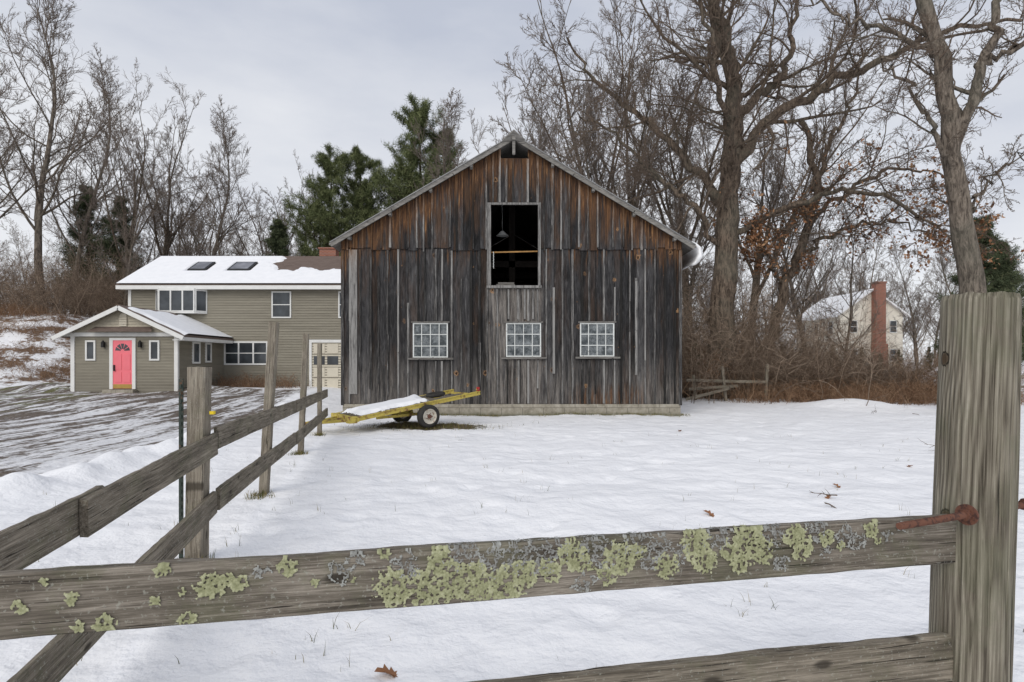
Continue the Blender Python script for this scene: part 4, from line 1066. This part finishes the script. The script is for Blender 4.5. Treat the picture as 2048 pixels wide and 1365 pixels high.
oak = [([(8.75, D3, -0.1), (8.9, D3, 3.5), (9.1, D3, 7.3), (9.25, D3, 9.8), (9.4, D3, 11.6)], 0.54, 0.36),
 ([(9.35, D3, 10.9), (8.8, D3-.8, 13.2), (8.1, D3-1.6, 15.1), (7.3, D3-2, 16.8), (6.5, D3-2.4, 19), (6.0, D3-2, 21)], 0.27, 0.08),
 ([(9.4, D3, 11.5), (9.6, D3+.6, 14.0), (9.3, D3+1.2, 16), (9.0, D3+1.5, 18.5), (9.2, D3+2, 22)], 0.32, 0.08),
 ([(9.25, D3, 9.7), (10.7, D3-.7, 11.5), (12.6, D3-1.3, 12.5), (14.3, D3-2, 13.2), (16.4, D3-2.5, 14), (18.8, D3-3, 14.2)], 0.23, 0.05),
 ([(9.45, D3, 12), (11.0, D3+.8, 13.3), (12.2, D3+1.5, 14.5), (12.8, D3+2, 16.8), (13.3, D3+2.2, 20)], 0.21, 0.06),
 ([(9.1, D3, 7.9), (7.9, D3+.5, 9.8), (6.5, D3+1, 11.7), (5.0, D3+1.8, 13.2), (3.7, D3+2, 14.5), (2.6, D3+2.4, 16.5)], 0.20, 0.04),
 ([(9.1, D3, 6.8), (11, D3-.8, 7.8), (13.2, D3-1.4, 8.3), (15.5, D3-1.8, 7.4), (17.2, D3-2, 6.1)], 0.14, 0.03),
 ([(9.0, D3, 6.0), (7.5, D3-.6, 7.9), (6.0, D3-1, 8.9), (4.2, D3-1.5, 10.4), (2.6, D3-2, 11)], 0.13, 0.03),
 ([(9.2, D3, 9), (8.6, D3-1.5, 10.6), (7.6, D3-3, 11.5), (6.9, D3-4, 13.5), (5.6, D3-4.6, 15)], 0.15, 0.04)]
def lw(p): return np.clip((10.5-p[:, 2])/5, 0, 1)*np.clip((p[:, 0]-8)/4, 0, 1)*0.12*(np.sin(p[:, 0]*1.7)*np.sin(p[:, 2]*2.1+p[:, 1]) > -0.1)
skeleton_tree('oak_tree', 5, oak, SPEC, BARK, lw)
D4 = 25.5
lean = [([(11.0, D4, 0), (11.8, D4, 3.5), (13.0, D4, 7.0), (13.6, D4, 9.5), (13.0, D4, 12.5)], 0.27, 0.11),
 ([(12.6, D4, 6.0), (14.3, D4-.6, 7.2), (16.4, D4-1, 7.6), (18.3, D4-1.4, 6.4)], 0.11, 0.02),
 ([(13.2, D4, 7.6), (15.2, D4-.9, 9.3), (17.0, D4-1.3, 9.7), (19.0, D4-1.8, 9.0)], 0.11, 0.02),
 ([(13.5, D4, 9.2), (14.3, D4, 11.4), (15.6, D4+.5, 13.5), (16.2, D4+.9, 16)], 0.12, 0.03),
 ([(12.2, D4, 4.9), (11.0, D4-.8, 6.4), (9.8, D4-1.2, 7.4)], 0.08, 0.02)]
def lw2(p): return np.clip((11.0-p[:, 2])/5, 0, 1)*0.20*(np.sin(p[:, 0]*1.9+1)*np.sin(p[:, 2]*2.3+p[:, 1]) > -0.1)
S2 = [dict(x) for x in SPEC]; S2[0]['k'] = 10; S2[3]['k'] = 4
skeleton_tree('oak_tree', 15, lean, S2, BARK, lw2)
D2 = 17.0
rt = [([(13.75, D2, -0.1), (13.7, D2, 3.4), (13.4, D2, 5.9), (13.15, D2, 8.0), (12.85, D2, 10.4), (12.3, D2, 12.5), (12.0, D2, 15)], 0.36, 0.15),
 ([(13.2, D2, 7.9), (13.6, D2-.3, 9.5), (13.85, D2-.5, 10.8), (14.3, D2-.7, 12.6), (14.7, D2-.8, 15)], 0.16, 0.07),
 ([(13.3, D2, 7.0), (12.0, D2-.6, 8.6), (10.9, D2-1, 9.6), (9.9, D2-1.2, 10.2)], 0.08, 0.015),
 ([(12.8, D2, 10.6), (11.4, D2+.5, 11.8), (10.2, D2+.6, 12.2), (9.0, D2+.9, 13.4)], 0.09, 0.02),
 ([(13.75, D2-.4, 10.2), (15.0, D2-.8, 10.8), (16.2, D2-1, 12)], 0.08, 0.02),
 ([(13.5, D2, 5.6), (14.8, D2+.8, 7.0), (16.3, D2+1, 8.3)], 0.06, 0.015)]
S3 = [dict(x) for x in SPEC]; S3[0]['k'] = 9; S3[0]['lr'] = 0.36; S3[1]['k'] = 8; S3[2]['k'] = 6; S3[3]['k'] = 4
skeleton_tree('maple_tree', 25, rt, S3, BARK2)

def auto_tree(seed, Ht, r, bark, spreadk=1.0, k1=16, lo=0.28, dens=(8, 6, 4), fork=False, ang=0.72):
    rng = np.random.default_rng(seed); tb = Tubes()
    if fork:
        P, R = polyl(rng, np.zeros((1, 3)), np.array([[0.05, 0, 1.]]), np.array([Ht*0.42]), np.array([r]), 12, 0.04, 0.05, 0.7)
        R[0, 0] *= 1.3; tb.add(P, R, 9, rng)
        p, d, l, rr_ = kids(rng, P, R, np.array([Ht]), 7, 0.55, 1.0, 0.42, 0.14, 0.66, 0.5, 0.05, 0.1)
        P, R = polyl(rng, p, d, l, rr_, 16, 0.08, 0.045, 0.12); tb.add(P, R, 7, rng); L = l*spreadk
        k1 = 10; lo = 0.12
    else:
        P, R = polyl(rng, np.zeros((1, 3)), np.array([[0, 0, 1.]]), np.array([Ht]), np.array([r]), 20, 0.045, 0.05, 0.10)
        R[0, 0] *= 1.3; tb.add(P, R, 9, rng); L = np.array([Ht*spreadk])
    spread(rng, tb, P, R, L, [dict(k=k1, a=ang, lr=0.40, rr=0.45, n=11, w=0.12, tr=0.07, s=5, t0=lo, rmin=0.02, fall=0.55),
        dict(k=dens[0], a=0.62, lr=0.46, rr=0.5, n=8, w=0.15, tr=0.06, s=4, rmin=0.014),
        dict(k=dens[1], a=0.6, lr=0.5, rr=0.6, n=5, w=0.17, tr=0.05, s=3, rmin=0.011),
        dict(k=dens[2], a=0.6, lr=0.65, rr=0.7, n=4, w=0.17, tr=0.04, s=3, rmin=0.009)])
    return tb.mesh('bare_tree', [bark, TWIGF])
T = [auto_tree(101, 18, 0.24, BARK, 1.0, dens=(8, 6, 5), fork=True), auto_tree(102, 16, 0.18, BARK2, 1.0, 26, 0.2, (9, 7, 5), ang=0.68), auto_tree(103, 19, 0.27, BARK, 1.0, dens=(8, 6, 5), fork=True),
     auto_tree(104, 12, 0.12, BARK2, 0.85, 18, 0.15, (8, 6, 5), ang=0.62)]
def tree(i, x, y, Ht, rz=None, name='bare_tree'):
    base = [18, 16, 19, 12][i]; return obj(name, T[i], None, (x, y, gh(x, y)-0.1), rz if rz is not None else random.random()*6.28, Ht/base)
tree(1, -31.5, 38, 23.5, 1.0); tree(0, -27.5, 40, 15); tree(1, -24.3, 45, 18.5, 0.3); tree(2, -19.0, 46, 15.5, 2.0); tree(0, -33.5, 33, 15)
tree(3, -21.0, 42, 12); tree(2, -29.0, 47, 18); tree(1, -16.0, 50, 15); tree(1, -37, 41, 22); tree(3, -26, 38, 11); tree(3, -17.5, 44, 12); tree(1, -35.5, 46, 21); tree(0, -22, 50, 16)
tree(0, 4.2, 31, 20, 0.4); tree(2, 6.9, 30, 21, 3.1); tree(1, 1.8, 34, 17); tree(0, 10.3, 33, 21, 5.0); tree(2, 14.5, 35, 20); tree(1, -2.2, 38, 17)
tree(1, 5.7, 27.5, 14, 2.2); tree(3, 12.6, 28, 10); tree(3, 7.3, 25.5, 9); tree(1, 17.2, 33, 14); tree(3, 15.8, 27, 8.5); tree(1, 12, 39, 19); tree(2, 3, 40, 21); tree(3, 28.5, 40, 9)
dm_ = empty('distant_trees', (0, 60, 0))
rs = random.Random(21)
for i in range(200):
    an = math.radians(rs.uniform(-56, 56)); d = rs.uniform(50, 95); x = d*math.tan(an); y = d
    if -15 < x < 8 and d < 60: continue
    if 21 < x*46/max(d, 46) < 34 and d < 56: continue
    k_ = rs.randrange(4); obj('bare_tree_%d' % i, T[k_], dm_, (x, y-60, gh(x, y)-0.2), rs.random()*6.28, rs.uniform(0.5, 0.85)*(18/[18, 16, 19, 12][k_]))
def brush_mesh(seed, n_, spreadx, spready, Ht, mat, kk=(7, 5), r=0.012):
    rng = np.random.default_rng(seed); tb = Tubes()
    p = np.stack([rng.normal(0, spreadx, n_), rng.normal(0, spready, n_), np.full(n_, -0.1)], 1)
    d = np.stack([rng.normal(0, .4, n_), rng.normal(0, .4, n_), np.ones(n_)], 1)
    L = Ht*rng.uniform(0.35, 1.15, n_); P, R = polyl(rng, p, d, L, np.full(n_, r), 8, 0.17, -0.03)
    tb.add(P, R, 3, rng)
    spread(rng, tb, P, R, L, [dict(k=kk[0], a=0.75, lr=0.5, rr=0.6, n=5, w=0.22, tr=-0.01, s=3, rmin=r*0.5), dict(k=kk[1], a=0.75, lr=0.5, rr=0.7, n=4, w=0.22, tr=0, s=3, rmin=r*0.4)])
    return tb.mesh('brush', [mat])
Bm = [brush_mesh(1, 36, 1.2, 0.8, 3.0, BRUSHM, (7, 4)), brush_mesh(2, 44, 1.0, 0.8, 2.0, REDBR, (6, 4)), brush_mesh(3, 42, 1.5, 1.0, 4.5, BRUSHM, (8, 5), 0.014), brush_mesh(4, 50, 0.6, 0.35, 0.8, REDBR, (6, 4), 0.007)]
br_ = empty('roadside_brush', (12, 24, 0)); rs = random.Random(31)
def brush(i, x, y, s, parent=br_, px=12, py=24):
    obj('brush_clump', Bm[i], parent, (x-px, y-py, gh(x, y)), rs.random()*6.28, s)
for i in range(50): brush(rs.choice([0, 0, 1, 2]), rs.uniform(6.2, 13.0), rs.uniform(23.4, 28), rs.uniform(0.7, 1.25))
for i in range(50): brush(rs.choice([1, 0, 0]), rs.uniform(10.5, 18.5), rs.uniform(22.8, 28), rs.uniform(0.5, 1.0))
for i in range(44): brush(3, rs.uniform(8.5, 19), rs.uniform(20.6, 23.4), rs.uniform(0.6, 1.3))
for i in range(34): brush(rs.choice([0, 2, 1]), rs.uniform(14, 48), rs.uniform(54, 62), rs.uniform(0.6, 1.0))
for i in range(18): brush(1, rs.uniform(17, 34), rs.uniform(33, 41), rs.uniform(0.35, 0.6))
hb_ = empty('hillside_brush', (-30, 38, 0))
for i in range(46): brush(rs.choice([0, 2, 2]), rs.uniform(-44, -21), rs.uniform(36, 46), rs.uniform(0.6, 1.25), hb_, -30, 38)
for i in range(24): brush(3, rs.uniform(-34, -21), rs.uniform(27, 36), rs.uniform(0.7, 1.5), hb_, -30, 38)
for i in range(24): brush(2, rs.uniform(-22, -8), rs.uniform(40, 50), rs.uniform(0.8, 1.2), hb_, -30, 38)
fb = empty('foundation_shrub', (-13, 26.5, 0))
for i in range(9): obj('stems', Bm[3], fb, (-14+i*0.42+13+rs.uniform(-.1, .1), rs.uniform(-0.1, .4), 0.25), rs.random()*6, rs.uniform(0.8, 1.25))

def pine_mesh(seed, Ht, rad, mat, lo=0.3, k1=85, shape=0.8, name='pine', tuft=0.30, ntuft=13):
    rng = np.random.default_rng(seed); tb = Tubes()
    P, R = polyl(rng, np.zeros((1, 3)), np.array([[0, 0, 1.]]), np.array([Ht]), np.array([Ht*0.014]), 16, 0.02, 0.1, 0.12); tb.add(P, R, 8, rng)
    p, d, l, r = kids(rng, P, R, np.array([1.0]), k1, lo, 0.99, 1.2, 0.2, 1, 0.35, 0.02, 0)
    tt = (p[:, 2]/Ht-lo)/(1-lo); ln_ = rad*np.clip((1-tt)**shape*1.05+0.08, 0.08, 1)*np.where(tt < 0.15, 0.75, 1)*rng.uniform(0.35, 1.3, len(p))
    P1, R1 = polyl(rng, p, d, ln_, r*0.8, 8, 0.09, 0.09); tb.add(P1, R1, 4, rng)
    p2, d2, l2, r2 = kids(rng, P1, R1, ln_, 11, 0.2, 1.0, 0.85, 0.2, 0.42, 0.5, 0.008, 0.5)
    d2[:, 2] *= 0.6; P2, R2 = polyl(rng, p2, d2, l2, r2, 5, 0.12, 0.10); tb.add(P2, R2, 3, rng)
    pts = np.concatenate([P2[:, 1:].reshape(-1, 3), P1[:, 4:].reshape(-1, 3)])
    n_ = len(pts); c = np.repeat(pts, ntuft, 0); dv = nrmz(rng.normal(0, 1, c.shape)+np.array([0, 0, 0.55])); ln2 = (tuft*rng.uniform(0.5, 1.15, len(c)))[:, None]
    sd = nrmz(np.cross(dv, rng.normal(0, 1, c.shape)))*0.018
    c0 = c+rng.normal(0, 0.09, c.shape)
    V_ = np.stack([c0-sd, c0+sd, c0+dv*ln2], 1).reshape(-1, 3); F_ = np.arange(len(V_)).reshape(-1, 3)
    cl = np.clip(np.repeat(rng.normal(0.46, 0.18, n_), ntuft)+rng.normal(0, 0.1, len(F_))+0.15*np.clip(dv[:, 2], -1, 1), 0, 1)
    return tb.mesh(name+'_wood', [PBARK]), fast_mesh(name+'_needles', V_, F_, [mat], False, cl)
PW = pine_mesh(1, 18, 4.0, NEEDLE, 0.36, 76, 0.5, 'white_pine', 0.36, 12)
PW2 = pine_mesh(2, 18, 4.2, NEEDLE, 0.30, 78, 0.55, 'white_pine_b', 0.36, 12)
PS = pine_mesh(3, 11, 3.0, NEEDLED, 0.08, 90, 0.95, 'spruce', 0.25, 12)
def pine(i, x, y, Ht, name='pine_tree', w=1.0):
    w_, nd = [PW, PW2, PS][i]; b_ = [18, 18, 11][i]; e = empty(name, (x, y, gh(x, y)-0.1)); rz = random.random()*6; s_ = Ht/b_
    obj('trunk', w_, e, (0, 0, 0), rz, (s_*w, s_*w, s_)); obj('needles', nd, e, (0, 0, 0), rz, (s_*w, s_*w, s_))
pine(0, -13.2, 42, 16.2); pine(1, -10.8, 43, 16.8); pine(0, -6.9, 42, 19.9, w=0.9); pine(1, -5.0, 44, 18.5, w=0.9); pine(1, -15.0, 46, 13.5); pine(0, -8.4, 46, 16)
pine(1, -12, 47, 15); pine(2, -17.3, 43, 11.5, 'cedar_tree'); pine(2, -32, 46, 10, 'cedar_tree'); pine(2, -20.8, 52, 10, 'cedar_tree'); pine(2, -37, 50, 12, 'cedar_tree')
pine(2, 25.0, 30, 9.2, 'spruce_tree', 1.15); pine(2, 33, 38, 9, 'spruce_tree'); pine(2, 28.8, 34, 8.5, 'spruce_tree')
for x, y, h_ in ((24.5, 40, 2.0), (26.5, 41, 1.6), (22.6, 40, 2.2), (28.6, 42, 1.8), (30.8, 42, 2.0), (33, 43, 1.7), (6.6, 24.3, 3.2), (8, 24.9, 2.4), (19, 40, 2.4)):
    pine(2, x, y, h_, 'evergreen_shrub')

# ------------------------------------------------------------------ small things
rng = np.random.default_rng(77)
def blades(name, pts, hmin, hmax, wd, lean=0.35):
    n_ = len(pts); h = rng.uniform(hmin, hmax, n_)[:, None]; ln_ = rng.normal(0, lean, (n_, 3)); ln_[:, 2] = 1
    an = rng.random(n_)*6.28; s_ = np.stack([np.cos(an), np.sin(an), np.zeros(n_)], 1)*wd
    tip = pts+ln_*h; mid = pts+ln_*h*0.5*np.array([0.6, 0.6, 1.1])
    V_ = np.stack([pts-s_, pts+s_, mid+s_*0.7, mid-s_*0.7], 1); V2 = np.stack([mid-s_*0.7, mid+s_*0.7, tip, tip], 1)
    VV = np.concatenate([V_.reshape(-1, 3), V2[:, :3].reshape(-1, 3)])
    me = bpy.data.meshes.new(name); F1 = np.arange(n_*4).reshape(-1, 4).tolist(); F2 = (n_*4+np.arange(n_*3).reshape(-1, 3)).tolist()
    me.from_pydata(VV.tolist(), [], F1+F2); me.materials.append(GRASS)
    at = me.attributes.new('tone', 'FLOAT', 'FACE'); tn = rng.random(n_).tolist(); at.data.foreach_set('value', tn+tn)
    obj(name, me)
gp_ = []
for i in range(900):
    y = 1.7+11*rng.random()**1.4; x = rng.uniform(-0.9, 0.95)*y
    if mn.noise(Vector((x*1.1, y*1.1, 30))) < 0.05 or x < -5.9: continue
    for k_ in range(rng.integers(1, 4)): gp_.append((x+rng.normal(0, .02), y+rng.normal(0, .02), ground_z(x, y)-0.01))
blades('grass_tips', np.array(gp_), 0.03, 0.10, 0.002)
gp_ = []
for i in range(2600):
    x = rng.uniform(-4.9, 5.0); y = 16.1-abs(rng.normal(0, 0.13))
    if mn.noise(Vector((x*0.8, 3.3, 1))) < -0.12: continue
    gp_.append((x, y, ground_z(x, y)-0.01))
for i in range(1500):
    x = rng.normal(-1.9, 0.75); y = rng.normal(13.4, 0.35); gp_.append((x, y, ground_z(x, y)-0.01))
for (px_, py_) in ((-2.34, 4.2), (-2.87, 6.5), (-3.48, 9.3), (-4.0, 11.8)):
    for i in range(160):
        x = px_+rng.normal(0, 0.07); y = py_+rng.normal(-0.03, 0.06); gp_.append((x, y, ground_z(x, y)-0.01))
blades('foundation_grass', np.array(gp_), 0.02, 0.10, 0.004)
def oak_leaf(name, x, y, s, rz):
    lobes = [(0, -1.0), (.1, -.8), (.5, -.62), (.2, -.45), (.68, -.15), (.25, .0), (.62, .35), (.2, .45), (.3, .8), (0, 1.0)]
    pts = lobes+[(-a_[0], a_[1]) for a_ in lobes[1:-1][::-1]]
    mb = MB(); mb.t = 0.45
    vs = [(px*s, py*s, 0.25*s*abs(px)+0.15*s*math.sin(py*3)) for px, py in pts]+[(0, 0, 0)]; n_ = len(pts)
    mb.add(vs, [(i, (i+1) % n_, n_) for i in range(n_)]); mb.cyl((0, -s, 0), (0.1*s, -1.5*s, 0.1*s), 0.03*s, 0.02*s, 5)
    mb.build(name, [LEAF], matrix=Matrix.Translation((x, y, ground_z(x, y)+0.012)) @ Matrix.Rotation(rz, 4, 'Z') @ Matrix.Rotation(0.25, 4, 'X'))
oak_leaf('fallen_oak_leaf', -0.59, 2.74, 0.075, 1.9)
oak_leaf('fallen_oak_leaf', 1.95, 5.6, 0.075, 0.8)
for (x, y) in ((3.5, 6.3), (3.95, 6.9), (5.8, 8.3), (6.8, 8.6), (3.6, 12.2), (7.9, 9.6)): oak_leaf('fallen_oak_leaf', x, y, rng.uniform(0.05, 0.08), rng.random()*6)
fbm = Tubes(); r2 = np.random.default_rng(5)
p = np.array([[3.6, 6.3, 0.03], [6.6, 8.5, 0.03], [7.6, 9.5, 0.03], [10.6, 16.6, 0.05], [11.4, 16.2, 0.05], [3.3, 6.0, 0.02]]); d = np.stack([r2.normal(0, 1, 6), r2.normal(0, .3, 6), np.full(6, 0.02)], 1)
LL = np.array([0.3, 0.5, 0.6, 1.0, 1.2, 0.4])
P, R = polyl(r2, p, d, LL, np.full(6, 0.008), 8, 0.12, 0); fbm.add(P, R, 5, r2)
p, d, l, r = kids(r2, P, R, LL, 5, 0.2, 1, 0.7, 0.2, 0.5, 0.6); P, R = polyl(r2, p, d, l, r, 5, 0.15, 0); fbm.add(P, R, 3, r2)
obj('fallen_branches', fbm.mesh('fallen_branches', [TWIGP]))
wp = MB(); rs = random.Random(4)
for i in range(16):
    z = 0.3+0.045*(i//4); y = 24.3+(i % 4)*0.22
    wp.beam((-20.8+rs.uniform(-.3, .3), y, z), (-18.9+rs.uniform(-.3, .3), y+rs.uniform(-.2, .2), z+rs.uniform(-.02, .1)), 0.15, 0.04)
wp.build('board_pile', [RAILW])

# ------------------------------------------------------------------ sky, sun, camera
w = bpy.data.worlds.new('World'); scene.world = w; w.use_nodes = True; nt = w.node_tree; N = nt.nodes
bg = N['Background']; out = N['World Output']
SE, SR = math.radians(38), math.radians(205)
sky = N.new('ShaderNodeTexSky'); sky.sky_type = 'NISHITA'; sky.sun_disc = False; sky.sun_elevation = SE; sky.sun_rotation = SR
nt.links.new(sky.outputs[0], bg.inputs[0]); bg.inputs[1].default_value = 0.08
tc = N.new('ShaderNodeTexCoord'); sep = N.new('ShaderNodeSeparateXYZ'); nt.links.new(tc.outputs['Generated'], sep.inputs[0])
mp = N.new('ShaderNodeMapping'); mp.inputs['Scale'].default_value = (1.6, 1.6, 4.5); nt.links.new(tc.outputs['Generated'], mp.inputs[0])
nz = N.new('ShaderNodeTexNoise'); nz.inputs['Scale'].default_value = 1.5; nz.inputs['Detail'].default_value = 6; nz.inputs['Roughness'].default_value = 0.52; nt.links.new(mp.outputs[0], nz.inputs['Vector'])
ad = N.new('ShaderNodeMath'); ad.operation = 'MULTIPLY_ADD'; ad.inputs[1].default_value = 1.15; nt.links.new(nz.outputs[0], ad.inputs[0])
iv = N.new('ShaderNodeMath'); iv.operation = 'MULTIPLY_ADD'; iv.inputs[1].default_value = -1.25; iv.inputs[2].default_value = 0.43; nt.links.new(sep.outputs[2], iv.inputs[0])
nt.links.new(iv.outputs[0], ad.inputs[2])
rp = N.new('ShaderNodeValToRGB'); nt.links.new(ad.outputs[0], rp.inputs[0]); e = rp.color_ramp.elements
e[0].position = 0.22; e[0].color = (0.56, 0.60, 0.70, 1); e[1].position = 0.78; e[1].color = (0.87, 0.885, 0.92, 1)
b2 = N.new('ShaderNodeBackground'); b2.inputs[1].default_value = 1.0; nt.links.new(rp.outputs[0], b2.inputs[0])
mx = N.new('ShaderNodeMixShader'); mx.inputs[0].default_value = 0.93
nt.links.new(bg.outputs[0], mx.inputs[1]); nt.links.new(b2.outputs[0], mx.inputs[2]); nt.links.new(mx.outputs[0], out.inputs[0])
sl = bpy.data.lights.new('sun', 'SUN'); sl.energy = 1.5; sl.angle = math.radians(42); sl.color = (1, 0.95, 0.87)
so = bpy.data.objects.new('sun', sl); col.objects.link(so)
dv = Vector((math.sin(SR)*math.cos(SE), math.cos(SR)*math.cos(SE), math.sin(SE)))
so.rotation_euler = dv.to_track_quat('Z', 'Y').to_euler(); so.location = (0, -10, 20)
cam = bpy.data.cameras.new('camera'); cam.lens = 20; cam.sensor_width = 36; cam.shift_y = 43/2048; cam.clip_end = 2000; cam.clip_start = 0.05
co_ = bpy.data.objects.new('camera', cam); col.objects.link(co_); co_.location = (0, 0, 1.5); co_.rotation_euler = (math.pi/2, 0, 0)
scene.camera = co_
scene.view_settings.view_transform = 'Standard'; scene.view_settings.look = 'None'; scene.view_settings.exposure = 0
